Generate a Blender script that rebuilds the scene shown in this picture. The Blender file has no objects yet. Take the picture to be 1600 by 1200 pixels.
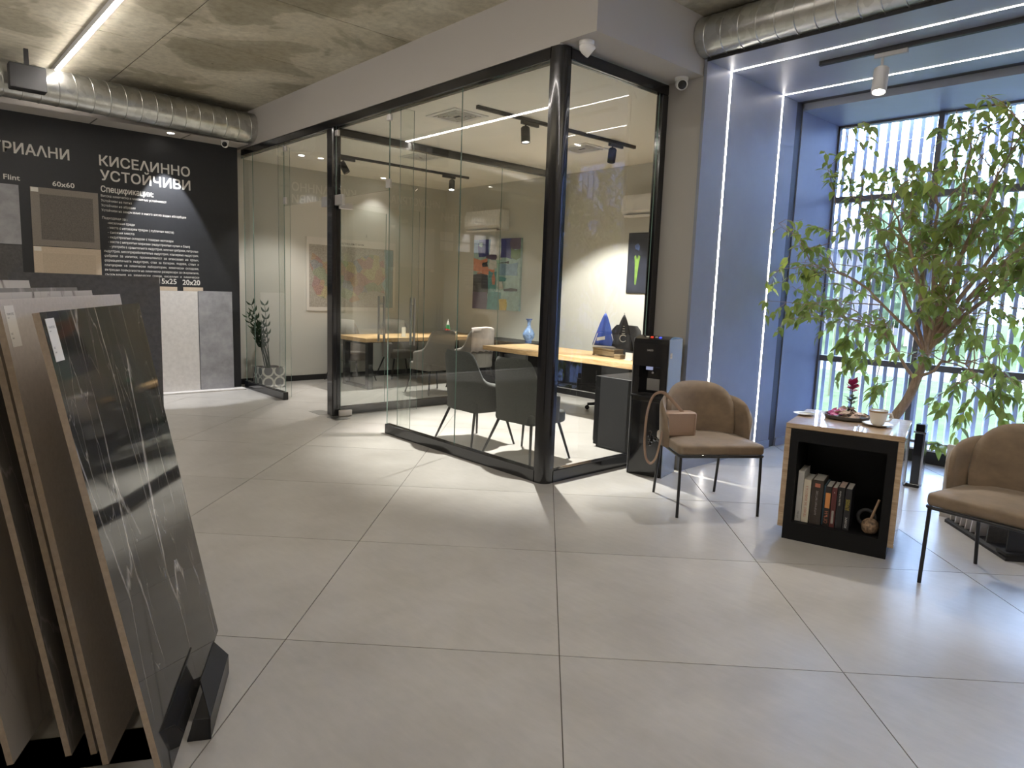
import bpy, bmesh, math, random
from mathutils import Vector, Matrix
random.seed(7)
S = bpy.context.scene
COL = S.collection
PI = math.pi
def R(d): return math.radians(d)

# ---------------------------------------------------------------- camera, sky, exposure
cam_d = bpy.data.cameras.new('camera'); cam = bpy.data.objects.new('camera', cam_d); COL.objects.link(cam)
cam_d.sensor_width = 36.0; cam_d.sensor_fit = 'HORIZONTAL'
cam_d.lens = 1070.94 / 1600 * 36.0
cam_d.clip_start = 0.05; cam_d.clip_end = 300
YAW, PITCH, ROLL, EYE = R(47.439), R(7.75), R(2.049), 1.5509
f = Vector((math.cos(YAW)*math.cos(PITCH), math.sin(YAW)*math.cos(PITCH), -math.sin(PITCH)))
r = f.cross(Vector((0, 0, 1))).normalized(); u = r.cross(f)
c_, s_ = math.cos(ROLL), math.sin(ROLL)
rx = c_*r + s_*u; ux = c_*u - s_*r
cam.matrix_world = Matrix(((rx.x, ux.x, -f.x, 0), (rx.y, ux.y, -f.y, 0), (rx.z, ux.z, -f.z, EYE), (0, 0, 0, 1)))
S.camera = cam
S.view_settings.view_transform = 'Standard'; S.view_settings.look = 'None'
S.view_settings.exposure = EXPOSURE = 0.0
S.view_settings.gamma = 1.0; S.view_settings.use_curve_mapping = False
S.cycles.max_bounces = 10; S.cycles.transparent_max_bounces = 24; S.cycles.glossy_bounces = 5
S.cycles.diffuse_bounces = 5; S.cycles.sample_clamp_indirect = 6.0; S.cycles.use_denoising = True
S.cycles.caustics_reflective = False; S.cycles.caustics_refractive = False

W = bpy.data.worlds.new('sky'); S.world = W; W.use_nodes = True
nt = W.node_tree; nt.nodes.clear()
o_ = nt.nodes.new('ShaderNodeOutputWorld'); bg = nt.nodes.new('ShaderNodeBackground')
bg.inputs['Color'].default_value = (0.55, 0.79, 1.26, 1); bg.inputs['Strength'].default_value = SKY = 24.5
nt.links.new(bg.outputs[0], o_.inputs[0])

# ---------------------------------------------------------------- light levels of the lamps built below
LED_RAD = 26.0          # radiance of the thin LED lines
LED_WARM = (1.0, 0.93, 0.86)
SPOT_W = 760.0          # track spots
FILL_W = 172.0          # unseen up-facing fill lights, added to lift the ceiling

# ---------------------------------------------------------------- materials
MATS = {}
def nodes(name):
    m = bpy.data.materials.new(name); m.use_nodes = True
    n = m.node_tree; n.nodes.clear()
    out = n.nodes.new('ShaderNodeOutputMaterial'); b = n.nodes.new('ShaderNodeBsdfPrincipled')
    n.links.new(b.outputs[0], out.inputs[0]); MATS[name] = m
    return m, n, b, out
def N(n, t, **kw):
    x = n.nodes.new('ShaderNode'+t)
    for k, v in kw.items():
        if k in x.inputs: x.inputs[k].default_value = v
        else: setattr(x, k, v)
    return x
def coords(n, scale=(1, 1, 1), kind='Object', rot=(0, 0, 0)):
    tc = N(n, 'TexCoord'); mp = N(n, 'Mapping')
    mp.inputs['Scale'].default_value = scale; mp.inputs['Rotation'].default_value = rot
    n.links.new(tc.outputs[kind], mp.inputs[0]); return mp.outputs[0]
def ramp(n, src, stops):
    r_ = N(n, 'ValToRGB'); e = r_.color_ramp.elements
    while len(e) < len(stops): e.new(0.5)
    for k, (p, c) in enumerate(stops): e[k].position = p; e[k].color = (*c, 1) if len(c) == 3 else c
    n.links.new(src, r_.inputs[0]); return r_.outputs[0]
def mat(name, col, rough=0.5, metal=0.0, var=0.0, scale=8.0, coat=0.0, bump=0.0, sheen=0.0, spec=0.5, stretch=(1, 1, 1), detail=4.0, emit=None):
    m, n, b, out = nodes(name)
    b.inputs['Base Color'].default_value = (*col, 1); b.inputs['Roughness'].default_value = rough
    b.inputs['Metallic'].default_value = metal; b.inputs['Coat Weight'].default_value = coat
    b.inputs['Coat Roughness'].default_value = 0.05
    b.inputs['Sheen Weight'].default_value = sheen; b.inputs['Specular IOR Level'].default_value = spec
    if sheen: b.inputs['Sheen Roughness'].default_value = 0.4
    if var or bump:
        nz = N(n, 'TexNoise', Scale=scale, Detail=detail, Roughness=0.6); n.links.new(coords(n, stretch), nz.inputs['Vector'])
        if var:
            lo = tuple(max(0, c*(1-var)) for c in col); hi = tuple(min(1, c*(1+var)) for c in col)
            n.links.new(ramp(n, nz.outputs[0], [(0.3, lo), (0.7, hi)]), b.inputs['Base Color'])
        if bump:
            bp = N(n, 'Bump', Strength=bump, Distance=0.01); n.links.new(nz.outputs[0], bp.inputs['Height'])
            n.links.new(bp.outputs[0], b.inputs['Normal'])
    if emit:
        b.inputs['Emission Color'].default_value = (*emit[0], 1); b.inputs['Emission Strength'].default_value = emit[1]
    return m
def glow(name, col, strength):
    m = bpy.data.materials.new(name); m.use_nodes = True; n = m.node_tree; n.nodes.clear()
    out = N(n, 'OutputMaterial'); e = N(n, 'Emission', Strength=strength); e.inputs[0].default_value = (*col, 1)
    n.links.new(e.outputs[0], out.inputs[0]); MATS[name] = m; return m
def glass(name, tint, refl=1.0, rough=0.0):
    """clear sheet: sees straight through with a tint, mirrors by Fresnel on its outer faces"""
    m = bpy.data.materials.new(name); m.use_nodes = True; n = m.node_tree; n.nodes.clear()
    out = N(n, 'OutputMaterial'); t = N(n, 'BsdfTransparent'); t.inputs[0].default_value = (*tint, 1)
    clear = N(n, 'BsdfTransparent'); g = N(n, 'BsdfGlossy', Roughness=rough)
    fr = N(n, 'Fresnel', IOR=1.52); mul = N(n, 'Math', operation='MULTIPLY'); mul.inputs[1].default_value = 1.75*refl; mul.use_clamp = True
    n.links.new(fr.outputs[0], mul.inputs[0])
    mx = N(n, 'MixShader'); n.links.new(mul.outputs[0], mx.inputs[0]); n.links.new(t.outputs[0], mx.inputs[1]); n.links.new(g.outputs[0], mx.inputs[2])
    ge = N(n, 'NewGeometry'); mx2 = N(n, 'MixShader')
    n.links.new(ge.outputs['Backfacing'], mx2.inputs[0]); n.links.new(mx.outputs[0], mx2.inputs[1]); n.links.new(clear.outputs[0], mx2.inputs[2])
    n.links.new(mx2.outputs[0], out.inputs[0]); MATS[name] = m; return m

# concrete slab ceiling, stained
m, n, b, out = nodes('concrete')
v = coords(n)
n1 = N(n, 'TexNoise', Scale=0.95, Detail=4.0, Roughness=0.5, Distortion=0.9); n.links.new(v, n1.inputs['Vector'])
n2 = N(n, 'TexNoise', Scale=14.0, Detail=6.0, Roughness=0.7); n.links.new(v, n2.inputs['Vector'])
n3 = N(n, 'TexVoronoi', Scale=3.2); n.links.new(v, n3.inputs['Vector'])
big = ramp(n, n1.outputs[0], [(0.34, (0.33, 0.30, 0.215)), (0.46, (0.42, 0.385, 0.29)), (0.49, (0.57, 0.53, 0.415)), (0.58, (0.60, 0.56, 0.445)), (0.60, (0.66, 0.62, 0.50)), (0.7, (0.68, 0.64, 0.52))])
fine = ramp(n, n2.outputs[0], [(0.25, (0.72, 0.72, 0.72)), (0.6, (1, 1, 1))])
pit = ramp(n, n3.outputs['Distance'], [(0.02, (0.25, 0.22, 0.2)), (0.05, (1, 1, 1))])
mm = N(n, 'Mix', data_type='RGBA', blend_type='MULTIPLY'); mm.inputs[0].default_value = 1; n.links.new(big, mm.inputs[6]); n.links.new(fine, mm.inputs[7])
mm2 = N(n, 'Mix', data_type='RGBA', blend_type='MULTIPLY'); mm2.inputs[0].default_value = 0.8; n.links.new(mm.outputs[2], mm2.inputs[6]); n.links.new(pit, mm2.inputs[7])
n.links.new(mm2.outputs[2], b.inputs['Base Color']); b.inputs['Roughness'].default_value = 0.85

# porcelain floor tile
m, n, b, out = nodes('floor_tile')
v = coords(n); oi = N(n, 'ObjectInfo')
n1 = N(n, 'TexNoise', Scale=2.2, Detail=6.0, Roughness=0.6, Distortion=0.3)
n.links.new(v, n1.inputs['Vector'])
n2 = N(n, 'TexNoise', Scale=30.0, Detail=3.0, Roughness=0.6); n.links.new(coords(n, (1, 0.25, 1), rot=(0, 0, R(45))), n2.inputs['Vector'])
c1 = ramp(n, n1.outputs[0], [(0.3, (0.36, 0.345, 0.325)), (0.5, (0.405, 0.39, 0.37)), (0.7, (0.445, 0.43, 0.41))])
c2 = ramp(n, n2.outputs[0], [(0.3, (0.96, 0.96, 0.96)), (0.7, (1.03, 1.03, 1.03))])
mm = N(n, 'Mix', data_type='RGBA', blend_type='MULTIPLY'); mm.inputs[0].default_value = 1; n.links.new(c1, mm.inputs[6]); n.links.new(c2, mm.inputs[7])
hs = N(n, 'HueSaturation'); mr = N(n, 'MapRange'); mr.inputs[3].default_value = 0.95; mr.inputs[4].default_value = 1.05
n.links.new(oi.outputs['Random'], mr.inputs[0]); n.links.new(mr.outputs[0], hs.inputs['Value']); n.links.new(mm.outputs[2], hs.inputs['Color'])
n.links.new(hs.outputs[0], b.inputs['Base Color'])
rr = N(n, 'MapRange'); rr.inputs[3].default_value = 0.27; rr.inputs[4].default_value = 0.36; n.links.new(n1.outputs[0], rr.inputs[0]); n.links.new(rr.outputs[0], b.inputs['Roughness'])
b.inputs['Specular IOR Level'].default_value = 0.5

# wood: oak with grain along local X or Y
def wood(name, lo, hi, axis=0, rough=0.4, coat=0.0, scale=3.0):
    m, n, b, out = nodes(name)
    st = [9, 9, 9]; st[axis] = 0.8
    v = coords(n, tuple(st)); w = N(n, 'TexNoise', Scale=scale, Detail=7.0, Roughness=0.62, Distortion=1.1); n.links.new(v, w.inputs['Vector'])
    w2 = N(n, 'TexNoise', Scale=scale*6, Detail=3.0); n.links.new(v, w2.inputs['Vector'])
    mid = tuple((a+c)/2 for a, c in zip(lo, hi))
    c = ramp(n, w.outputs[0], [(0.3, lo), (0.5, mid), (0.68, hi)])
    g = ramp(n, w2.outputs[0], [(0.35, (0.8, 0.8, 0.8)), (0.6, (1, 1, 1))])
    mm = N(n, 'Mix', data_type='RGBA', blend_type='MULTIPLY'); mm.inputs[0].default_value = 1; n.links.new(c, mm.inputs[6]); n.links.new(g, mm.inputs[7])
    n.links.new(mm.outputs[2], b.inputs['Base Color']); b.inputs['Roughness'].default_value = rough
    b.inputs['Coat Weight'].default_value = coat; b.inputs['Coat Roughness'].default_value = 0.03
    return m
wood('oak_box', (0.36, 0.24, 0.14), (0.56, 0.42, 0.28), 0, 0.35, 1.0)
wood('oak_desk', (0.42, 0.26, 0.12), (0.68, 0.47, 0.25), 1, 0.45)
wood('oak_table', (0.42, 0.26, 0.12), (0.70, 0.48, 0.26), 0, 0.45)
wood('carved_wood', (0.12, 0.085, 0.045), (0.26, 0.2, 0.11), 0, 0.5)
wood('bark', (0.30, 0.19, 0.12), (0.50, 0.35, 0.24), 2, 0.8)

# black marble with white veins
def veined(name, base, vein, axis_scale, amount=0.03, rough=0.06, seed=0.0, second=True, coat=0.0):
    m, n, b, out = nodes(name)
    v = coords(n, axis_scale, 'Object', (0, R(12), R(seed*40)))
    nz = N(n, 'TexNoise', Scale=1.4, Detail=5.0, Roughness=0.6); n.links.new(v, nz.inputs['Vector'])
    ad = N(n, 'VectorMath', operation='ADD'); n.links.new(v, ad.inputs[0])
    sc = N(n, 'VectorMath', operation='SCALE'); sc.inputs['Scale'].default_value = 0.35; n.links.new(nz.outputs['Color'], sc.inputs[0]); n.links.new(sc.outputs[0], ad.inputs[1])
    of = N(n, 'VectorMath', operation='ADD'); of.inputs[1].default_value = (seed*3.1, seed*1.7, seed); n.links.new(ad.outputs[0], of.inputs[0])
    vo = N(n, 'TexVoronoi', feature='DISTANCE_TO_EDGE', Scale=1.6); n.links.new(of.outputs[0], vo.inputs['Vector'])
    k = ramp(n, vo.outputs['Distance'], [(0.0, (1, 1, 1)), (amount*0.35, (0.55, 0.55, 0.55)), (amount, (0, 0, 0))])
    br = N(n, 'TexNoise', Scale=2.6, Detail=3.0); n.links.new(v, br.inputs['Vector'])
    kb = ramp(n, br.outputs[0], [(0.40, (0, 0, 0)), (0.62, (1, 1, 1))])
    ml = N(n, 'Mix', data_type='RGBA', blend_type='MULTIPLY'); ml.inputs[0].default_value = 1; n.links.new(k, ml.inputs[6]); n.links.new(kb, ml.inputs[7])
    fac = ml.outputs[2]
    if second:
        vo2 = N(n, 'TexVoronoi', feature='DISTANCE_TO_EDGE', Scale=4.5); n.links.new(of.outputs[0], vo2.inputs['Vector'])
        k2 = ramp(n, vo2.outputs['Distance'], [(0.0, (0.5, 0.5, 0.5)), (amount*0.5, (0, 0, 0))])
        m3 = N(n, 'Mix', data_type='RGBA', blend_type='MULTIPLY'); m3.inputs[0].default_value = 1; n.links.new(k2, m3.inputs[6]); n.links.new(kb, m3.inputs[7])
        a3 = N(n, 'Mix', data_type='RGBA', blend_type='ADD'); a3.inputs[0].default_value = 1; n.links.new(ml.outputs[2], a3.inputs[6]); n.links.new(m3.outputs[2], a3.inputs[7]); fac = a3.outputs[2]
    mc = N(n, 'Mix', data_type='RGBA'); n.links.new(fac, mc.inputs[0]); mc.inputs[6].default_value = (*base, 1); mc.inputs[7].default_value = (*vein, 1)
    n.links.new(mc.outputs[2], b.inputs['Base Color']); b.inputs['Roughness'].default_value = rough; b.inputs['Coat Weight'].default_value = coat
    return m
veined('marble_black', (0.028, 0.027, 0.026), (0.50, 0.47, 0.42), (2.6, 2.6, 0.22), 0.022, 0.05, 1.0)
veined('marble_white', (0.50, 0.47, 0.44), (0.10, 0.09, 0.09), (1.5, 1.5, 0.5), 0.03, 0.25, 2.0)
veined('marble_grey', (0.22, 0.21, 0.20), (0.5, 0.47, 0.45), (1.8, 1.8, 0.4), 0.05, 0.25, 3.0)
mat('slab_greige', (0.47, 0.43, 0.395), 0.42, var=0.08, scale=60)
mat('slab_anthracite', (0.075, 0.073, 0.075), 0.6, var=0.22, scale=40)
mat('slab_edge', (0.40, 0.32, 0.25), 0.8, var=0.12, scale=50)
mat('slab_ivory', (0.60, 0.56, 0.52), 0.5, var=0.06, scale=30)
mat('slab_bluegrey', (0.30, 0.30, 0.32), 0.5, var=0.22, scale=7, detail=8)
mat('slab_pale', (0.64, 0.62, 0.61), 0.5, var=0.08, scale=20)
mat('tile_greybrown', (0.22, 0.195, 0.17), 0.7, var=0.12, scale=120)
mat('tile_dark', (0.125, 0.112, 0.10), 0.75, var=0.35, scale=150)
mat('tile_beige', (0.52, 0.43, 0.33), 0.6, var=0.06, scale=60)
mat('tile_beige_in', (0.47, 0.39, 0.30), 0.6, var=0.08, scale=80)

mat('wall_paint', (0.46, 0.435, 0.405), 0.75, bump=0.03, scale=220)
mat('office_paint', (0.60, 0.595, 0.55), 0.75)
mat('ceiling_paint', (0.92, 0.90, 0.83), 0.8)
mat('black_paint', (0.016, 0.017, 0.020), 0.5, var=0.1, scale=20)
mat('letter_white', (0.66, 0.64, 0.60), 0.6)
mat('letter_black', (0.02, 0.02, 0.02), 0.6)
mat('grout', (0.10, 0.09, 0.08), 0.9)
mat('black_gloss', (0.010, 0.010, 0.012), 0.16, coat=0.4)
mat('black_metal', (0.014, 0.014, 0.016), 0.32)
mat('black_matt', (0.013, 0.013, 0.014), 0.6)
mat('black_leather', (0.012, 0.012, 0.014), 0.38, bump=0.25, scale=60)
mat('black_laminate', (0.007, 0.007, 0.008), 0.5, spec=0.25)
mat('portal_panel', (0.275, 0.295, 0.355), 0.42, var=0.03, scale=6)
mat('portal_dark', (0.045, 0.042, 0.045), 0.5)
mat('frame_grey', (0.12, 0.115, 0.12), 0.4)
mat('sill_white', (0.62, 0.62, 0.64), 0.3)
mat('white_plastic', (0.80, 0.79, 0.77), 0.35)
mat('grey_plastic', (0.30, 0.29, 0.28), 0.4)
mat('dark_lens', (0.01, 0.01, 0.012), 0.12)
mat('chrome', (0.75, 0.75, 0.76), 0.18, metal=1.0)
mat('cooler_side', (0.17, 0.17, 0.175), 0.3, metal=0.0)
mat('steel', (0.50, 0.50, 0.50), 0.32, metal=1.0)
mat('clamp_steel', (0.62, 0.60, 0.58), 0.38, metal=0.7)
m, n, b, out = nodes('galvanised')
v = coords(n, (1, 1, 1)); vo = N(n, 'TexVoronoi', Scale=16.0); n.links.new(v, vo.inputs['Vector'])
n.links.new(ramp(n, vo.outputs['Color'], [(0.0, (0.48, 0.48, 0.45)), (1.0, (0.66, 0.66, 0.63))]), b.inputs['Base Color'])
b.inputs['Metallic'].default_value = 0.9; b.inputs['Roughness'].default_value = 0.3
mat('velvet', (0.19, 0.138, 0.092), 0.75, var=0.2, scale=7, sheen=0.35, stretch=(1, 1, 1.6))
mat('bag_leather', (0.33, 0.225, 0.165), 0.5, bump=0.12, scale=140)
mat('fabric_dark', (0.085, 0.088, 0.085), 0.9, var=0.35, scale=160, bump=0.3)
mat('fabric_taupe', (0.25, 0.225, 0.205), 0.9, var=0.2, scale=140, bump=0.2)
mat('fabric_white', (0.62, 0.60, 0.58), 0.9, var=0.05, scale=60)
mat('jacket', (0.62, 0.53, 0.50), 0.9, var=0.08, scale=20)
mat('porcelain', (0.74, 0.71, 0.66), 0.15)
mat('gold_line', (0.30, 0.20, 0.10), 0.3, metal=0.6)
mat('saucer_cream', (0.62, 0.58, 0.47), 0.25)
mat('pink', (0.42, 0.06, 0.22), 0.5)
mat('magenta', (0.35, 0.02, 0.10), 0.5)
mat('dried', (0.55, 0.42, 0.35), 0.7, var=0.3, scale=30)
mat('leaf_dark', (0.03, 0.06, 0.025), 0.5)
mat('paper', (0.68, 0.66, 0.62), 0.6)
mat('page', (0.50, 0.48, 0.44), 0.8, var=0.1, scale=120)
def leafmat(name, col, tr):
    m = bpy.data.materials.new(name); m.use_nodes = True; n = m.node_tree; n.nodes.clear()
    out = N(n, 'OutputMaterial'); d = N(n, 'BsdfPrincipled', Roughness=0.38); t = N(n, 'BsdfTranslucent')
    nz = N(n, 'TexNoise', Scale=3.0, Detail=2.0); n.links.new(coords(n, (1, 1, 1)), nz.inputs['Vector'])
    oi = N(n, 'ObjectInfo')
    c = ramp(n, nz.outputs[0], [(0.3, tuple(x*0.7 for x in col)), (0.7, tuple(x*1.35 for x in col))])
    n.links.new(c, d.inputs['Base Color']); t.inputs[0].default_value = (*tr, 1)
    mx = N(n, 'MixShader'); mx.inputs[0].default_value = 0.42
    n.links.new(d.outputs[0], mx.inputs[1]); n.links.new(t.outputs[0], mx.inputs[2]); n.links.new(mx.outputs[0], out.inputs[0]); MATS[name] = m
leafmat('ficus_leaf', (0.19, 0.235, 0.07), (0.40, 0.48, 0.09))
leafmat('ficus_leaf_young', (0.26, 0.31, 0.06), (0.50, 0.58, 0.10))
leafmat('zz_leaf', (0.03, 0.06, 0.03), (0.03, 0.07, 0.03))
mat('grass', (0.064, 0.073, 0.033), 0.9, spec=0.0, var=0.25, scale=3)
mat('road', (0.14, 0.115, 0.09), 0.9, spec=0.0, var=0.06, scale=2)
mat('tree_green', (0.062, 0.076, 0.040), 0.85, spec=0.0, var=0.5, scale=2.5, detail=8)
mat('louver_blue', (0.46, 0.49, 0.62), 0.45)
mat('facade_grey', (0.13, 0.13, 0.14), 0.7)
mat('house_wall', (0.08, 0.06, 0.055), 0.8)
mat('house_roof', (0.06, 0.03, 0.025), 0.8)
glow('led', LED_WARM, LED_RAD)
glow('led_wide', LED_WARM, 72.0)
glow('lamp_face', (1.0, 0.93, 0.84), 22.0)
glow('button_red', (1.0, 0.08, 0.04), 1.2)
glow('button_blue', (0.08, 0.12, 1.0), 1.6)
glow('display_blue', (0.55, 0.6, 0.9), 0.5)
glass('glass_sheet', (0.95, 0.973, 0.95))
glass('glass_door', (0.965, 0.98, 0.965))
glass('window_glass', (0.97, 0.98, 0.98), 0.7)
mat('glass_edge', (0.18, 0.27, 0.24), 0.1, coat=1.0)
mat('acrylic', (0.5, 0.5, 0.48), 0.2)
M = MATS

# ---------------------------------------------------------------- mesh helpers
class MB:
    def __init__(s): s.v = []; s.f = []; s.m = []
    def add(s, vs, fs, mi=0, T=None):
        o = len(s.v); s.v += [(T @ Vector(p)) if T is not None else Vector(p) for p in vs]
        for k, q in enumerate(fs):
            s.f.append([o+i for i in q]); s.m.append(mi[k] if isinstance(mi, (list, tuple)) else mi)
        return s
    def box(s, x0, x1, y0, y1, z0, z1, mi=0, T=None, bev=0.0, seg=2):
        if bev > 0:
            bm = bmesh.new(); bmesh.ops.create_cube(bm, size=1.0)
            for q in bm.verts: q.co = Vector(((x0+x1)/2+q.co.x*(x1-x0), (y0+y1)/2+q.co.y*(y1-y0), (z0+z1)/2+q.co.z*(z1-z0)))
            bmesh.ops.bevel(bm, geom=bm.edges[:], offset=bev, segments=seg, affect='EDGES', profile=0.5)
            bm.verts.index_update()
            s.add([q.co.copy() for q in bm.verts], [[q.index for q in fc.verts] for fc in bm.faces], mi, T); bm.free(); return s
        P = [(x0, y0, z0), (x1, y0, z0), (x1, y1, z0), (x0, y1, z0), (x0, y0, z1), (x1, y0, z1), (x1, y1, z1), (x0, y1, z1)]
        return s.add(P, [(3, 2, 1, 0), (4, 5, 6, 7), (0, 1, 5, 4), (1, 2, 6, 5), (2, 3, 7, 6), (3, 0, 4, 7)], mi, T)
    def prism(s, poly, z0, z1, mi=0, T=None):
        n = len(poly); a = sum(poly[i][0]*poly[(i+1) % n][1]-poly[(i+1) % n][0]*poly[i][1] for i in range(n))
        if a < 0: poly = poly[::-1]
        vs = [(x, y, z0) for x, y in poly]+[(x, y, z1) for x, y in poly]
        fs = [list(range(n))[::-1], list(range(n, 2*n))]+[(i, (i+1) % n, n+(i+1) % n, n+i) for i in range(n)]
        return s.add(vs, fs, mi, T)
    def tube(s, path, rad, n=8, mi=0, T=None, caps=True, flat=None):
        path = [Vector(p) for p in path]; K = len(path)
        rs = rad if isinstance(rad, (list, tuple)) else [rad]*K
        vs = []; up = None
        for k in range(K):
            d = (path[min(k+1, K-1)]-path[max(k-1, 0)]).normalized()
            if up is None: up = Vector((0, 0, 1)) if abs(d.z) < 0.9 else Vector((1, 0, 0))
            a = d.cross(up)
            if a.length < 1e-6: a = d.cross(Vector((0, 1, 0)))
            a.normalize(); bb = a.cross(d).normalized(); up = bb
            fx = flat or (1, 1)
            for i in range(n):
                t = 2*PI*i/n; vs.append(path[k]+a*math.cos(t)*rs[k]*fx[0]+bb*math.sin(t)*rs[k]*fx[1])
        fs = [(k*n+i, k*n+(i+1) % n, (k+1)*n+(i+1) % n, (k+1)*n+i) for k in range(K-1) for i in range(n)]
        if caps: fs += [list(range(n))[::-1], [(K-1)*n+i for i in range(n)]]
        o = len(s.v); s.add(vs, fs, mi, T)
        return s
    def lathe(s, prof, n=24, c=(0, 0, 0), mi=0, T=None, sx=1.0, sy=1.0):
        vs = []; K = len(prof)
        for (rr_, z) in prof:
            for i in range(n):
                t = 2*PI*i/n; vs.append((c[0]+rr_*sx*math.cos(t), c[1]+rr_*sy*math.sin(t), c[2]+z))
        fs = [(k*n+i, k*n+(i+1) % n, (k+1)*n+(i+1) % n, (k+1)*n+i) for k in range(K-1) for i in range(n)]
        fs += [list(range(n))[::-1], [(K-1)*n+i for i in range(n)]]
        return s.add(vs, fs, mi, T)
    def build(s, name, mats, parent=None, smooth=0, world=False, cat=None, label=None, group=None, kind=None):
        mats = mats if isinstance(mats, (list, tuple)) else [mats]
        vs = s.v
        if world and parent is not None:
            p = parent; T = None
            chain = []
            while p is not None: chain.append(p); p = p.parent
            T = Matrix.Identity(4)
            for q in chain: T = q.matrix_basis @ T
            Ti = T.inverted(); vs = [Ti @ q for q in vs]
        me = bpy.data.meshes.new(name); me.from_pydata([tuple(q) for q in vs], [], s.f); me.update()
        for mm_ in mats: me.materials.append(M[mm_] if isinstance(mm_, str) else mm_)
        if len(mats) > 1: me.polygons.foreach_set('material_index', s.m)
        bm = bmesh.new(); bm.from_mesh(me); bmesh.ops.recalc_face_normals(bm, faces=bm.faces); bm.to_mesh(me); bm.free()
        if smooth:
            me.polygons.foreach_set('use_smooth', [True]*len(me.polygons)); me.set_sharp_from_angle(angle=R(smooth))
        o = bpy.data.objects.new(name, me); COL.objects.link(o); o.parent = parent
        tag(o, label, cat, group, kind); return o
def tag(o, label=None, cat=None, group=None, kind=None):
    for k, v_ in (('label', label), ('category', cat), ('group', group), ('kind', kind)):
        if v_: o[k] = v_
    return o
def thing(name, label, cat, loc=(0, 0, 0), rz=0.0, group=None):
    o = bpy.data.objects.new(name, None); o.empty_display_size = 0.1; COL.objects.link(o)
    o.location = loc; o.rotation_euler = (0, 0, rz); return tag(o, label, cat, group)
def dup(root, loc, rz, label=None, name=None):
    q = root.copy(); COL.objects.link(q); q.location = loc; q.rotation_euler = (0, 0, rz)
    if label: q['label'] = label
    for ch in list(root.children):
        c = ch.copy(); COL.objects.link(c); c.parent = q
        for g in ch.children:
            d = g.copy(); COL.objects.link(d); d.parent = c
    return q
def B(x0, x1, y0, y1, z0, z1, bev=0.0): return MB().box(x0, x1, y0, y1, z0, z1, bev=bev)
def struct(name, mb, m, smooth=0): return mb.build(name, m, kind='structure', smooth=smooth)
_tx = {}
def text_verts(s, height, align='LEFT', width=None, shear=0.0):
    """flat lettering as (verts, faces) in its own XY plane; height is the cap height; width fits the line to a length"""
    s = s.replace('ф', 'φ')
    c = bpy.data.curves.new('lettering', 'FONT'); c.body = s; c.size = 1.0; c.align_x = 'LEFT'; c.resolution_u = 2 if height < 0.06 else 4
    o = bpy.data.objects.new('lettering', c); COL.objects.link(o)
    dg = bpy.context.evaluated_depsgraph_get(); me = bpy.data.meshes.new_from_object(o.evaluated_get(dg))
    vs = [q.co.copy() for q in me.vertices]; fs = [list(p.vertices) for p in me.polygons]
    bpy.data.objects.remove(o); bpy.data.curves.remove(c); bpy.data.meshes.remove(me)
    if not vs: return [], []
    x0 = min(q.x for q in vs); x1 = max(q.x for q in vs); k = height/0.70
    kx = width/(x1-x0) if width else k
    off = {'LEFT': -x0, 'RIGHT': -x1, 'CENTER': -(x0+x1)/2}[align]
    V0 = [Vector(((q.x+off)*kx, q.y*k, 0)) for q in vs]
    if height < 0.05: return V0, fs
    b_ = height*0.022; V = []; F_ = []          # heavier strokes: the outline set four times, slightly apart
    for dx, dy in ((-b_, -b_), (b_, -b_), (b_, b_), (-b_, b_)):
        o_n = len(V); V += [q+Vector((dx, dy, 0.0001*len(F_)/max(1, len(fs)))) for q in V0]; F_ += [[i+o_n for i in q] for q in fs]
    return V, F_
def letters(mb, s, T, height, align='LEFT', width=None, mi=0):
    vs, fs = text_verts(s, height, align, width); mb.add(vs, fs, mi, T); return mb
def flatmesh(mb, name, m, parent, world=True):
    """letters: keep face normals as they are"""
    o = mb.build(name, m, parent, world=world); return o
def frame_T(o, xa, ya):
    xa = Vector(xa).normalized(); ya = Vector(ya).normalized(); za = xa.cross(ya)
    return Matrix(((xa.x, ya.x, za.x, o[0]), (xa.y, ya.y, za.y, o[1]), (xa.z, ya.z, za.z, o[2]), (0, 0, 0, 1)))
def clip_poly(poly, x0, x1, y0, y1):
    for ax, lim, sg in ((0, x0, 1), (0, x1, -1), (1, y0, 1), (1, y1, -1)):
        out_ = []
        for i in range(len(poly)):
            a, b_ = poly[i], poly[(i+1) % len(poly)]; da = (a[ax]-lim)*sg; db = (b_[ax]-lim)*sg
            if da >= 0: out_.append(a)
            if (da >= 0) != (db >= 0):
                t = da/(da-db); out_.append((a[0]+t*(b_[0]-a[0]), a[1]+t*(b_[1]-a[1])))
        poly = out_
        if len(poly) < 3: return []
    return poly
def spot(name, loc, target, watts, cone, parent=None, blend=0.5, col=(1.0, 0.955, 0.89), size=0.03):
    l = bpy.data.lights.new(name, 'SPOT'); l.energy = watts; l.spot_size = R(cone); l.spot_blend = blend; l.color = col; l.shadow_soft_size = size
    o = bpy.data.objects.new(name, l); COL.objects.link(o)
    o.location = loc; o.rotation_euler = (Vector(target)-Vector(loc)).to_track_quat('-Z', 'Y').to_euler(); return o
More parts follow.
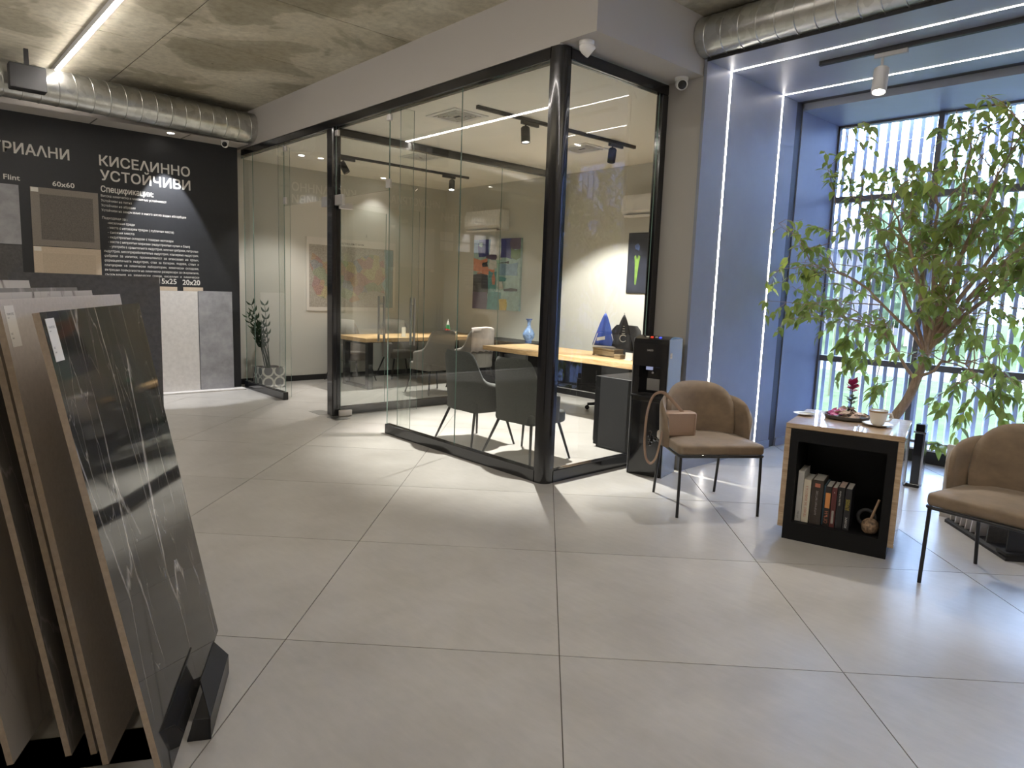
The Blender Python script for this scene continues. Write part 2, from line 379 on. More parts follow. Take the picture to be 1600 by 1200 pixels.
# ================================================================ THE ROOM
X0, X1, Y0, Y1 = -4.5, 7.85, -4.5, 10.35
ZC = 3.85                     # concrete slab
floor = struct('floor', B(X0-0.1, 8.0, Y0-0.1, Y1+0.1, -0.10, -0.004), 'grout')
ta = R(-45.09); tx, ty = Vector((math.cos(ta), math.sin(ta))), Vector((-math.sin(ta), math.cos(ta)))
O2 = Vector((1.208, 2.724)); g_ = 0.0022
for i in range(-9, 9):
    for j in range(-8, 12):
        poly = [O2+tx*(1.2*(i+a)+(g_ if a == 0 else -g_))+ty*(1.2*(j+b_)+(g_ if b_ == 0 else -g_)) for a, b_ in ((0, 0), (1, 0), (1, 1), (0, 1))]
        poly = clip_poly([tuple(q) for q in poly], X0, 7.84, Y0, Y1)
        if len(poly) > 2: MB().prism(poly, -0.0035, 0.0).build('floor_tile', 'floor_tile', floor)

ceil_ = struct('ceiling', B(X0-0.1, 8.0, Y0-0.1, Y1+0.1, ZC+0.006, ZC+0.15), 'grout')
pg = 0.005
for xa, xb, off in ((-4.5, -0.85, 0.0), (-0.85, 2.157, 0.0), (2.157, 5.16, -0.455), (5.16, 7.85, -0.455)):
    k = -8
    while True:
        ya, yb = 7.76+off+(k-1)*1.495, 7.76+off+k*1.495
        if ya > Y1: break
        y_a, y_b = max(ya, Y0), min(yb, Y1)
        if y_b > y_a+0.02:
            dz = random.uniform(0.0, 0.003)
            B(xa+pg, xb-pg, y_a+pg, y_b-pg, ZC-dz, ZC+0.012).build('ceiling_panel', 'concrete', ceil_)
        k += 1
    
# outer walls
struct('wall_left', B(X0-0.12, X0, Y0-0.1, Y1+0.1, 0, ZC), 'wall_paint')
struct('wall_front', B(X0, 8.0, Y0-0.12, Y0, 0, ZC), 'wall_paint')
wd = struct('wall_display', B(X0, 3.80, 10.0, 10.36, 0, 3.392), 'black_paint')
struct('wall_display_upper', B(X0, 3.80, 10.03, 10.36, 3.392, ZC), 'wall_paint')
struct('wall_back', B(3.80, 7.85, 10.35, 10.47, 0, ZC), 'office_paint')
struct('wall_right', B(7.70, 7.95, 3.80, 10.35, 0, 3.31), 'office_paint')
pier = struct('wall_pier', B(5.222, 7.86, 3.43, 3.80, 0, 3.392), 'wall_paint')
# white bulkhead over the glass office
bul = struct('trim_1', MB().box(3.85, 8.0, 3.44, 3.80, 3.392, ZC), 'wall_paint')
struct('trim_2', B(3.85, 3.99, 3.80, 10.35, 3.385, ZC), 'wall_paint')
oc = struct('ceiling_office', B(3.99, 7.95, 3.80, 10.35, 3.312, 3.384), 'ceiling_paint')
# black baseboards in the meeting room
struct('baseboard_back', B(3.92, 7.70, 10.334, 10.35, 0, 0.085), 'black_matt')
struct('baseboard_right', B(7.684, 7.70, 3.80, 10.334, 0, 0.085), 'black_matt')
# soffit over the display wall
struct('ceiling_soffit', B(X0, 3.80, 9.60, 10.0, 3.392, 3.402), 'wall_paint')
for xs in (0.15, 2.0, 3.05):
    B(xs, xs+0.012, 9.598, 10.0, 3.388, 3.3918).build('soffit_joint', 'grout', bpy.data.objects['ceiling_soffit'])

# ---------------------------------------------------------------- window portal
YJ = 3.40; YR = -3.2
po = struct('trim_3', MB().box(5.205, 6.83, YJ, 3.43, 0.0, 3.52), 'portal_panel')                 # left jamb panel
po_r = struct('trim_4', MB().box(5.205, 6.85, YR, YJ, 3.505, 3.522), 'portal_panel')         # soffit panel
struct('trim_5', B(5.195, 5.205, YR, 3.40, 3.497, 3.527), 'black_matt')                            # black front edge
struct('trim_6', MB().box(6.83, 6.97, YJ+0.008, 3.43, 0, 3.53).box(6.85, 6.97, YR, YJ+0.008, 3.515, 3.55), 'portal_dark')
struct('trim_7', MB().box(6.97, 7.86, YJ, 3.43, 0.0, 3.46), 'portal_panel')
struct('trim_8', MB().box(6.97, 8.0, YR, YJ, 3.447, 3.53), 'portal_panel')
struct('baseboard_portal', MB().box(5.21, 6.83, YJ-0.012, YJ, 0, 0.085).box(6.97, 7.52, YJ-0.012, YJ, 0, 0.085), 'portal_panel')
struct('wall_window_end', B(7.0, 8.0, YR-0.3, YR, 0, ZC), 'wall_paint')
struct('wall_window_head', B(7.86, 8.0, YR, 3.43, 3.53, ZC), 'wall_paint')
struct('wall_window_side', B(7.86, 8.0, Y0, YR-0.3, 0, ZC), 'wall_paint')
sill = struct('trim_9', B(7.53, 7.90, YR, YJ, 0.0, 0.125), 'black_matt')
B(7.525, 7.90, YR, YJ, 0.125, 0.142).build('window_sill', 'sill_white', sill)

win = bpy.data.objects.new('window_1', None); COL.objects.link(win); win.location = (7.85, 2.4, 0.14); win['kind'] = 'structure'
mull = [YJ-0.012, 2.395, 1.36, 0.33, -0.70, -1.73, -2.76, YR+0.01]
fr = MB().box(7.82, 7.88, YR, YJ, 0.142, 0.165).box(7.82, 7.88, YR, YJ, 3.425, 3.447).box(7.82, 7.88, YJ-0.02, YJ, 0.142, 3.447)
fr.build('window_frame', 'frame_grey', win, world=True)
for k, y in enumerate(mull[1:-1]): B(7.79, 7.89, y-0.026, y+0.026, 0.165, 3.425).build('mullion', 'frame_grey', win, world=True)
for z in (0.925, 2.66):
    for a, b_ in zip(mull[:-1], mull[1:]): B(7.80, 7.885, b_+0.026, a-0.026, z-0.032, z+0.032).build('transom_rail', 'frame_grey', win, world=True)
for a, b_ in zip(mull[:-1], mull[1:]):
    for z0, z1 in ((0.165, 0.893), (0.957, 2.628), (2.692, 3.425)):
        B(7.846, 7.854, b_+0.027, a-0.027, z0, z1).build('window_pane', 'window_glass', win, world=True)

# LED lines of the portal
def led(name, label, boxes, m='led', group=None):
    mb = MB()
    for q in boxes: mb.box(*q)
    return mb.build(name, m, cat='light strip', label=label, group=group)
led('led_strip', 'outer LED line running up the jamb and across the window portal soffit', [(5.572, 5.590, YJ-0.002, YJ, 0.0, 3.505), (5.572, 5.590, YR, YJ, 3.503, 3.505)])
led('led_strip', 'inner LED line, nearer the window, on the portal jamb and soffit', [(6.520, 6.538, YJ-0.002, YJ, 0.09, 3.505), (6.520, 6.538, YR, YJ, 3.503, 3.505)])
# LED line on the concrete ceiling, far left
lt_ = thing('led_strip', 'wide LED line along the bare concrete ceiling above the slab racks', 'light strip', (1.585, 9.7, 3.79))
MB().box(1.563, 1.607, -3.5, 9.70, 3.792, ZC-0.004).build('profile', 'sill_white', lt_, world=True)
MB().box(1.567, 1.603, -3.5, 9.70, 3.782, 3.7915).build('diffuser', 'led_wide', lt_, world=True)
# fill lights added out of view, facing up to brighten the concrete ceiling
for x, y, ln, wt_ in ((-0.9, 5.2, 7.0, 1.0), (-1.2, -2.2, 4.0, 0.25), (3.6, -2.0, 3.5, 0.6)):
    l = bpy.data.lights.new('fill_uplight', 'AREA'); l.shape = 'RECTANGLE'; l.size = 0.12; l.size_y = ln; l.energy = FILL_W*wt_; l.color = LED_WARM
    o = bpy.data.objects.new('fill_uplight', l); COL.objects.link(o); o.location = (x, y, 3.0); o.rotation_euler = (PI, 0, 0)

# ---------------------------------------------------------------- glass front of the office
gp = thing('glass_partition', 'black framed floor to ceiling glass front of the corner office', 'partition', (3.85, 3.78, 0))
XF, YF = 3.85, 3.78
Z0R, Z1R, ZT0, ZT1 = 0.0, 0.105, 3.295, 3.383
def bar(nm, x0, x1, y0, y1, z0, z1, m='black_gloss', bev=0.006, par=None):
    return MB().box(x0, x1, y0, y1, z0, z1, bev=bev, seg=1).build(nm, m, par or gp, smooth=30, world=True)
bar('top_rail', XF, XF+0.07, YF+0.10, 10.0, ZT0, ZT1)
bar('top_rail', XF+0.10, 5.222, YF, YF+0.07, ZT0, ZT1)
bar('bottom_rail', XF, XF+0.07, YF+0.10, 6.17, Z0R, Z1R)
bar('bottom_rail', XF+0.10, 5.222, YF, YF+0.07, Z0R, Z1R)
bar('bottom_rail', XF, XF+0.07, 8.67, 10.0, Z0R, Z1R)
bar('side_stile', 5.135, 5.222, YF, YF+0.07, Z1R, ZT0)
# quarter round corner post
q = [(XF+0.09, YF), (XF+0.115, YF), (XF+0.115, YF+0.115), (XF, YF+0.115), (XF, YF+0.09)]
arc = [(XF+0.08-0.08*math.cos(t), YF+0.08-0.08*math.sin(t)) for t in [R(a) for a in range(5, 90, 12)]]
MB().prism(q+arc, 0.0, ZT1+0.004).build('corner_post', 'black_gloss', gp, smooth=40, world=True)
bar('door_post', XF-0.01, XF+0.10, 7.30, 7.44, 0, ZT0, bev=0.012)
def pane(x0, x1, y0, y1, z0, z1, par=None, nm='glass_pane', m='glass_sheet'):
    """sheet with clear faces and green edges"""
    mb = MB(); P = [(x0, y0, z0), (x1, y0, z0), (x1, y1, z0), (x0, y1, z0), (x0, y0, z1), (x1, y0, z1), (x1, y1, z1), (x0, y1, z1)]
    thin_x = (x1-x0) < (y1-y0)
    fs = [(3, 2, 1, 0), (4, 5, 6, 7), (0, 1, 5, 4), (1, 2, 6, 5), (2, 3, 7, 6), (3, 0, 4, 7)]
    mi = [1, 1, 1, 0, 1, 0] if thin_x else [1, 1, 0, 1, 0, 1]
    mb.add(P, fs, mi); return mb.build(nm, [m, 'glass_edge'], par or gp, world=True)
xg0, xg1 = XF+0.030, XF+0.040
pane(xg0, xg1, YF+0.116, 5.003, Z1R, ZT0); pane(xg0, xg1, 5.007, 6.178, Z1R, ZT0)
pane(xg0, xg1, 8.676, 9.672, Z1R, ZT0); pane(xg0, xg1, 9.676, 10.0, Z1R, ZT0)
pane(xg0, xg1, 6.184, 7.298, 2.52, ZT0); pane(xg0, xg1, 7.442, 8.670, 2.52, ZT0)      # over the two doors
pane(XF+0.116, 5.133, YF+0.030, YF+0.040, Z1R, ZT0)
pane(xg1+0.002, xg1+0.16, 5.99, 6.0, 0.0, ZT0, nm='glass_fin'); pane(xg1+0.002, xg1+0.16, 8.86, 8.87, 0.0, ZT0, nm='glass_fin')
def clamp(x0, x1, y0, y1, z0, z1, par=None): return MB().box(x0, x1, y0, y1, z0, z1, bev=0.004, seg=1).build('glass_clamp', 'clamp_steel', par or gp, world=True, smooth=30)
for y in (6.19, 7.27, 7.47, 8.64):
    clamp(xg0-0.012, xg1+0.012, y-0.035 if y != 7.27 else y-0.03, y+0.03, 3.20, 3.262)
for y in (6.20, 8.64): clamp(xg0-0.012, xg1+0.012, y-0.04, y+0.03, 2.545, 2.63)
clamp(xg0-0.015, xg1+0.015, 7.12, 7.298, 2.44, 2.555); clamp(xg0-0.015, xg1+0.015, 7.442, 7.62, 2.44, 2.555)
# floor springs of the two doors
for y0, y1 in ((7.06, 7.28), (7.47, 7.75)): B(XF-0.09, XF+0.09, y0, y1, 0.0005, 0.004).build('floor_spring', 'steel', gp, world=True)

def door_leaf(label, hinge, end):
    h = Vector(hinge); e = Vector(end); L = (e-h).length; d = (e-h)/L
    t = thing('glass_door', label, 'door', (h.x, h.y, 0), math.atan2(d.y, d.x))
    mb = MB(); P = [(0.02, -0.005, 0.012), (L, -0.005, 0.012), (L, 0.005, 0.012), (0.02, 0.005, 0.012)]
    P += [(a, b_, 2.47) for a, b_, _ in P]
    mb.add(P, [(3, 2, 1, 0), (4, 5, 6, 7), (0, 1, 5, 4), (1, 2, 6, 5), (2, 3, 7, 6), (3, 0, 4, 7)], [1, 1, 0, 1, 0, 1])
    mb.build('glass_pane', ['glass_door', 'glass_edge'], t)
    MB().box(0.0, 0.16, -0.018, 0.018, 0.006, 0.075, bev=0.004, seg=1).build('patch_fitting', 'clamp_steel', t)
    MB().box(0.0, 0.16, -0.018, 0.018, 2.405, 2.475, bev=0.004, seg=1).build('patch_fitting', 'clamp_steel', t)
    for sg in (-1, 1):
        hb = MB().tube([(L-0.075, sg*0.045, 0.83), (L-0.075, sg*0.045, 1.42)], 0.015, 10)
        for z in (0.93, 1.32): hb.tube([(L-0.075, sg*0.006, z), (L-0.075, sg*0.045, z)], 0.010, 8)
        hb.build('pull_handle', 'steel', t, smooth=40)
    return t
door_leaf('open glass door of the near office with tall steel pull bars', (3.90, 7.255), (4.935, 7.16))
door_leaf('open glass door of the meeting room behind the near office door', (3.90, 7.485), (4.86, 7.80))

# inner glass wall between office and meeting room
ip = thing('inner_glass_wall', 'glass wall with black rails between the office and the meeting room', 'partition', (4.9, 7.36, 0))
bar('bottom_rail', 3.95, 7.69, 7.335, 7.405, 0, 0.10, par=ip); bar('top_rail', 3.95, 7.69, 7.335, 7.405, 3.222, 3.311, par=ip)
bar('end_post', 7.63, 7.698, 7.335, 7.405, 0.10, 3.222, par=ip)
for a, b_ in ((3.955, 5.167), (5.171, 6.441), (6.445, 7.628)): pane(a, b_, 7.365, 7.375, 0.10, 3.222, par=ip)
# ================================================================ DISPLAY WALL : lettering and samples
wt = MB(); YW = 9.9985
def WL(s, x, z, h, align='LEFT', width=None, xr=None):
    letters(wt, s, frame_T((x, YW, z), (1, 0, 0), (0, 0, 1)), h, align, width)
WL('КИСЕΛИННО', 2.095, 2.915, 0.118, width=1.065); WL('УСТОЙЧИВИ', 2.10, 2.738, 0.118, width=1.06)
WL('Спецификации:', 2.098, 2.595, 0.072, width=0.60)
rows = [('Висока химическа и механична устойчивост', 0.76), ('Устойчиви на петна', 0.345), ('Устойчиви на абразия', 0.385), ('Устойчиви на замръзване и много ниска водна абсорбция', 1.0)]
z = 2.533
for s, w in rows: WL(s, 2.095, z, 0.030, width=w); z -= 0.0585
z -= 0.035; WL('Подходящи за :', 2.10, z, 0.030, width=0.28); z -= 0.0585
for s, w in (('-киселинни среди', 0.31), ('- места с натоварен трафик ( публични места)', 0.78), ('- снежни места', 0.30), ('- индустриални складове с товарни мотокари', 0.77), ('- места с неприятни миризми (индустриални кухни и бани)', 0.98)):
    WL(s, 2.155, z, 0.030, width=w); z -= 0.0585
WL('- употреба в хранителната индустрия, млечни фабрики, петролна', 2.17, z, 0.030, width=1.07); z -= 0.0585
for s in ('индустрия, месопреработвателна индустрия, консервна индустрия,', 'фабрики  за  напитки,  промишленост  за  опаковане  на  храни,', 'фармацевтичната  индустрия,  стаи  за  батерии,  подове,  стени  и', 'платформи  на  химически  лаборатории,  химически  складове,', 'вътрешни повърхности на химически резервоари за съхранение,', 'съоръжения  на  химически  среди,  киселини  и  химически'):
    WL(s, 2.105, z, 0.030, width=1.14); z -= 0.0585
WL('15x25', 2.95, 1.478, 0.068, 'RIGHT'); WL('20x20', 3.03, 1.472, 0.068, width=0.225)
WL('ИНДУСТРИАΛНИ', 1.775, 2.925, 0.118, 'RIGHT', width=1.33)
WL('Flint', 1.115, 2.62, 0.058, width=0.155); WL('60x60', 1.59, 2.60, 0.058, width=0.225)
# the part of the wall out of view to the left, which the glass mirrors
WL('МОЗАЙКА', -1.05, 2.93, 0.118, 'LEFT', width=0.84); WL('И МОНОЦВЕТНИ', -1.05, 2.735, 0.118, 'LEFT', width=1.45)
WL('20x20', -0.42, 1.55, 0.068); WL('30x30', -1.0, 1.52, 0.068)
for k in range(7): WL('Мозайка за басейни и влажни помещения, стъклена', -0.85, 1.98-k*0.055, 0.030, width=0.72)
for k in range(9): WL('Висока издръжливост на натоварване и износване', 0.55, 2.45-k*0.075, 0.030, width=0.62)
wt.build('lettering', 'letter_white', wd)
def sample(x0, x1, z0, z1, m, m_in=None, tagb=True):
    B(x0, x1, 9.986, 9.9995, z0, z1).build('tile_sample', m, wd)
    if m_in: B(x0+0.09, x1-0.06, 9.984, 9.9865, z0+0.075, z1-0.075).build('tile_inlay', m_in, wd)
    if tagb: B(x0+0.005, x0+0.08, 9.982, 9.9855, z1-0.055, z1-0.005).build('tile_tag', 'paper', wd)
sample(1.36, 2.06, 1.885, 2.567, 'tile_greybrown', 'tile_dark'); sample(1.36, 2.065, 1.20, 1.878, 'tile_beige', 'tile_beige_in')
sample(0.55, 1.25, 1.885, 2.567, 'slab_bluegrey', None); sample(0.55, 1.25, 1.20, 1.878, 'slab_anthracite', None)
for x in (2.70, 3.035): B(x, x+0.255, 9.988, 9.9995, 1.385, 1.44).build('tile_sample', 'tile_beige', wd)
for k in range(4):
    for j in range(2): B(-1.0+k*0.38, -0.72+k*0.38, 9.99, 9.9995, 2.22+j*0.17, 2.37+j*0.17).build('mosaic_sample', 'slab_pale', wd)
B(0.98, 0.986, 9.9975, 9.9995, 0.0, 3.39).build('panel_joint', 'grout', wd)
# slabs leaning on the display wall
def lean_slab(nm, label, x0, x1, h, m, y=9.97):
    T = Matrix.Translation((0, y-0.03, 0.022)) @ Matrix.Rotation(R(-0.9), 4, 'X')
    mb = MB().box(x0, x1, -0.008, 0.004, 0, h, T=T); return mb.build(nm, m, cat='slab', label=label)
lean_slab('stone_slab', 'pale greige stone slab leaning on the black display wall', 2.60, 3.205, 1.365, 'slab_pale')
lean_slab('stone_slab', 'blue grey stone slab leaning at the right end of the black wall', 3.215, 3.672, 1.372, 'slab_bluegrey')
lean_slab('stone_slab', 'pale slab leaning on the black wall behind the dark anthracite slab', 1.9, 2.55, 1.365, 'slab_greige')
MB().box(-2.0, 3.80, 9.80, 9.985, 0.0, 0.020, bev=0.003, seg=1).build('wall_plinth', 'slab_pale', cat='plinth', label='low pale stone plinth on the floor under the leaning slabs')
# recessed downlights over the display wall
for k, (x, lab) in enumerate(((2.848, 'round recessed downlight in the soffit above the acid resistant tiles lettering'), (-0.45, 'round recessed downlight in the soffit above the mosaic lettering'))):
    t = thing('downlight', lab, 'downlight', (x, 9.70, 3.391))
    MB().lathe([(0.055, 0.0), (0.058, -0.006), (0.042, -0.006)], 20).build('trim_ring', 'white_plastic', t)
    MB().lathe([(0.040, -0.0062), (0.040, -0.0075)], 20).build('lamp_face', 'lamp_face', t)
    s_l = spot('downlight_lamp', (0, 0, -0.012), (0, 0.125, -1.0), 430, 52, blend=0.25, size=0.02); s_l.parent = t
    s_l.data.color = (0.96, 0.97, 1.0)

# ================================================================ DUCTS, TRACKS, CAMERAS
def duct(label, a, b_, rad, step=0.13):
    a, b_ = Vector(a), Vector(b_); L = (b_-a).length; d = (b_-a).normalized()
    t = thing('air_duct', label, 'duct', a)
    zx = Vector((0, 0, 1)); side = d.cross(zx).normalized(); upv = side.cross(d)
    T = Matrix(((side.x, upv.x, d.x, 0), (side.y, upv.y, d.y, 0), (side.z, upv.z, d.z, 0), (0, 0, 0, 1)))
    MB().lathe([(rad-0.01, 0), (rad, 0.004), (rad, L)], 40, T=T).build('duct_tube', 'galvanised', t, smooth=40)
    k = step*0.6; ring = MB()
    while k < L:
        prof = [(rad-0.002, k-0.008), (rad+0.006, k-0.003), (rad+0.006, k+0.003), (rad-0.002, k+0.008)]
        vs = []; n_ = 40
        for j, (r_, z_) in enumerate(prof):
            for i in range(n_):
                tt = 2*PI*i/n_; vs.append((r_*math.cos(tt), r_*math.sin(tt), z_+0.02*math.sin(tt)))
        ring.add(vs, [(j*n_+i, j*n_+(i+1) % n_, (j+1)*n_+(i+1) % n_, (j+1)*n_+i) for j in range(3) for i in range(n_)], T=T)
        k += step
    ring.build('spiral_seam', 'galvanised', t, smooth=40)
    return t
duct('round galvanised duct above the black display wall', (3.848, 9.58, 3.600), (-4.3, 8.72, 3.565), 0.19, 0.17)
duct('round galvanised duct above the window portal', (5.19, 3.438, 3.682), (5.19, -4.4, 3.682), 0.158, 0.15)
t = thing('ceiling_speaker', 'black box speaker under the concrete ceiling beside the left duct', 'speaker', (1.255, 8.96, 3.68))
MB().box(-0.16, 0.16, -0.05, 0.09, -0.25, 0.0, bev=0.008, seg=1).build('cabinet', 'black_matt', t, smooth=30)
B(-0.155, 0.155, -0.056, -0.05, -0.24, -0.01).build('grille', 'black_metal', t)
MB().box(-0.02, 0.02, 0.0, 0.04, 0.0, 0.168).build('bracket', 'black_metal', t)

def cctv(label, loc, look, rad=0.05):
    t = thing('security_camera', label, 'camera', loc)
    MB().lathe([(rad, 0), (rad, -0.022), (rad*0.92, -0.028)], 24).build('mount', 'white_plastic', t, smooth=40)
    d = Vector(look).normalized(); c0 = Vector((0, 0, -0.045))
    side = d.cross(Vector((0, 0, 1))).normalized(); upv = side.cross(d)
    T = Matrix(((side.x, upv.x, d.x, c0.x), (side.y, upv.y, d.y, c0.y), (side.z, upv.z, d.z, c0.z), (0, 0, 0, 1)))
    MB().lathe([(rad*0.5, -rad*0.85), (rad*0.82, -rad*0.5), (rad*0.92, 0), (rad*0.86, rad*0.75), (rad*0.78, rad*0.95)], 24, T=T).build('body', 'white_plastic', t, smooth=50)
    MB().lathe([(rad*0.66, rad*0.90), (rad*0.64, rad*1.0), (rad*0.30, rad*1.02)], 24, T=T).build('lens', 'dark_lens', t, smooth=40)
    return t
cctv('white dome camera under the bulkhead beside the corner post', (3.96, 3.63, 3.392), (0.85, -0.5, -0.8), 0.056)
cctv('white dome camera under the bulkhead at the right end of the glass', (5.135, 3.60, 3.392), (-0.75, -0.75, -0.55), 0.056)
cctv('small white camera under the end of the left duct', (3.50, 9.63, 3.392), (-0.5, -1.0, -0.2), 0.05)

def track(label, a, b_, group=None, m='black_metal', z=3.311):
    a, b_ = Vector(a), Vector(b_); t = thing('light_track', label, 'light track', a, math.atan2(b_.y-a.y, b_.x-a.x)); L = (b_-a).length
    MB().box(0, L, -0.018, 0.018, -0.034, 0.0, bev=0.002, seg=1).build('rail', m, t)
    B(0.01, L-0.01, -0.006, 0.006, -0.0352, -0.034).build('slot', 'black_matt', t)
    for e in (-0.004, L): B(e, e+0.004, -0.019, 0.019, -0.035, 0.0).build('end_cap', m, t)
    return t
def spot_head(label, loc, along, target, m='black_metal', length=0.16, rad=0.047, watts=0, cone=50, lit=True, adapter=0.24, drop=0.112):
    """loc: underside of the track; along: yaw of the track"""
    t = thing('track_spotlight', label, 'spotlight', loc, along)
    MB().box(-adapter*0.25, adapter*0.75, -0.017, 0.017, -0.036, 0.0, bev=0.004, seg=1).build('adapter', m, t, smooth=30)
    MB().tube([(0, 0, -0.034), (0, 0, -drop+0.007)], 0.010, 10).build('stem', m, t, smooth=40)
    tl = Matrix.Rotation(-along, 3, 'Z') @ (Vector(target)-(Vector(loc)+Vector((0, 0, -drop)))); d = tl.normalized()
    piv = Vector((0, 0, -drop))
    ref = Vector((0, 0, 1)) if abs(d.z) < 0.95 else Vector((1, 0, 0))
    side = d.cross(ref).normalized(); upv = side.cross(d)
    c0 = piv - d*0.0
    T = Matrix(((side.x, upv.x, d.x, c0.x), (side.y, upv.y, d.y, c0.y), (side.z, upv.z, d.z, c0.z), (0, 0, 0, 1)))
    h = length*0.35
    MB().lathe([(rad*0.80, -h), (rad, -h+0.012), (rad, length-h), (rad*0.86, length-h), (rad*0.80, length-h-0.012)], 28, T=T).build('lamp_head', m, t, smooth=40)
    MB().lathe([(rad*0.78, length-h-0.0115), (rad*0.78, length-h-0.0095)], 28, T=T).build('lamp_face', 'lamp_face' if lit else 'porcelain', t)
    if watts:
        p = c0+d*(length-h+0.012); l = spot('spot_lamp', p, p+d, watts, cone); l.parent = t
    return t
track('black light track across the near office ceiling', (4.36, 5.38, 3.3115), (6.74, 5.33, 3.3115))
spot_head('lit black spotlight on the near end of the office track', (4.99, 5.367, 3.277), 0.0, (4.93, 5.0, 0), watts=SPOT_W*1.7, cone=80)
spot_head('tilted black spotlight on the far end of the office track', (6.345, 5.338, 3.277), 0.0, (7.7, 6.8, 0.25), watts=SPOT_W*0.8, cone=62)
track('black light track across the meeting room ceiling', (4.66, 8.80, 3.3115), (6.98, 8.80, 3.3115))
spot_head('black spotlight at the left end of the meeting room track', (4.79, 8.80, 3.277), 0.0, (5.15, 8.55, 2.4), watts=0, cone=60, lit=False)
spot_head('lit black spotlight at the right end of the meeting room track', (6.66, 8.80, 3.277), PI, (6.2, 8.35, 1.0), watts=SPOT_W*0.8, cone=80)
# meeting room downlight, lights the floor by its door
for (x, y, lab, w) in ((4.42, 9.3, 'round downlight in the meeting room ceiling by the glass corner', 200), (6.2, 10.05, 'round downlight in the meeting room ceiling above the wall map', 30)):
    t = thing('downlight', lab, 'downlight', (x, y, 3.3115))
    MB().lathe([(0.055, 0.0), (0.058, -0.006), (0.042, -0.006)], 20).build('trim_ring', 'white_plastic', t)
    MB().lathe([(0.040, -0.0062), (0.040, -0.0075)], 20).build('lamp_face', 'lamp_face', t)
    s_l = spot('downlight_lamp', (0, 0, -0.012), (0, 0.0, -1.0), w, 95, blend=0.5); s_l.parent = t
track('dark light track under the window portal soffit', (5.83, 2.735, 3.505), (5.83, -3.0, 3.505), z=3.505)
spot_head('pale grey spotlight hanging under the window portal soffit', (5.83, 2.25, 3.470), -PI/2, (5.75, 2.23, 3.0), m='grey_plastic', length=0.20, drop=0.175, rad=0.055, watts=SPOT_W*0.25, cone=60, lit=True)

# air vents
def vent(label, cx, cy, sx, sy):
    t = thing('ceiling_vent', label, 'vent', (cx, cy, 3.3115))
    mb = MB()
    for a, b_, w in ((sx/2, sy/2, 0.05),):
        mb.box(-a, a, -b_, -b_+w, -0.010, 0).box(-a, a, b_-w, b_, -0.010, 0).box(-a, -a+w, -b_+w, b_-w, -0.010, 0).box(a-w, a, -b_+w, b_-w, -0.010, 0)
    mb.build('frame', 'white_plastic', t)
    B(-sx/2+0.05, sx/2-0.05, -sy/2+0.05, sy/2-0.05, -0.002, 0).build('duct_opening', 'black_matt', t)
    k = 0.062
    while k < min(sx, sy)/2-0.02:
        a, b_ = sx/2-k, sy/2-k; w = 0.015
        MB().box(-a, a, -b_, -b_+w, -0.014, -0.006).box(-a, a, b_-w, b_, -0.014, -0.006).box(-a, -a+w, -b_+w, b_-w, -0.014, -0.006).box(a-w, a, -b_+w, b_-w, -0.014, -0.006).build('vane', 'white_plastic', t)
        k += 0.036
vent('square white air vent in the near office ceiling, left of the track', 4.48, 5.86, 0.43, 0.50)
vent('square white air vent in the office ceiling near the right wall', 6.46, 5.92, 0.43, 0.50)
vent('square white air vent in the meeting room ceiling', 5.55, 8.05, 0.43, 0.45)
# ================================================================ SLAB RACK, FOREGROUND LEFT
WV = Vector((0.466, 0.885, 0)).normalized(); NV = Vector((0.870, -0.458, 0.184)); NV = (NV-WV*NV.dot(WV)).normalized()
HV = NV.cross(WV).normalized()
if HV.z < 0: HV = -HV
NH = Vector((NV.x, NV.y, 0)).normalized()
OB = Vector((0.531, 2.038, 0.05))
def slab(label, off, w0, w1, h, face, thick=0.018, tag_=False, edge='slab_edge', base=None):
    o0 = OB+NH*off+WV*w0; hv = HV if off == 0 else Vector((-0.134, 0.070, 0.989))
    c = o0+WV*((w1-w0)/2)
    t = thing('stone_slab', label, 'slab', (c.x, c.y, 0.0), math.atan2(WV.y, WV.x))
    W_ = w1-w0; T = frame_T(o0, WV, hv)      # local x along the slab, y up it, z out of the face
    mb = MB(); P = [(0, 0, -thick), (W_, 0, -thick), (W_, h, -thick), (0, h, -thick), (0, 0, 0), (W_, 0, 0), (W_, h, 0), (0, h, 0)]
    mb.add(P, [(3, 2, 1, 0), (4, 5, 6, 7), (0, 1, 5, 4), (1, 2, 6, 5), (2, 3, 7, 6), (3, 0, 4, 7)], [1, 0, 1, 1, 1, 1], T)
    mb.build('slab', [face, edge], t, world=True)
    if tag_:
        a = MB().box(0.022, 0.082, h-0.135, h-0.018, 0.0003, 0.0012, T=T).build('price_tag', 'paper', t, world=True)
        lt = MB()
        for k, (y, hh, s, w) in enumerate(((-0.045, 0.006, 'ГРАНИТОГРЕС', 0.043), (-0.054, 0.004, 'мат', 0.012), (-0.100, 0.006, 'м2', 0.010), (-0.112, 0.005, 'цена', 0.012))):
            letters(lt, s, T @ Matrix.Translation((0.030, h+y, 0.0015)), hh, width=w)
        lt.build('print', 'letter_black', a, world=True)
    return t
slab('polished black marble slab with white veins and a white tag, front of the rack', 0.0, 0.0, 0.96, 1.425, 'marble_black', tag_=True)
slab('greige matt slab with a white tag, just behind the black marble slab', -0.193, 0.14, 1.268, 1.443, 'slab_greige', tag_=True)
slab('cream veined slab in the rack, third from the front', -0.244, 0.20, 1.086, 1.459, 'marble_white')
slab('grey veined slab in the rack, fourth from the front', -0.317, 0.206, 1.155, 1.468, 'marble_grey')
slab('white dark-veined slab in the rack with a small tag at its top corner', -0.473, 0.197, 1.123, 1.490, 'marble_white')
slab('white slab at the back of the rack, its top edge the highest', -0.555, 0.20, 1.06, 1.512, 'marble_white')
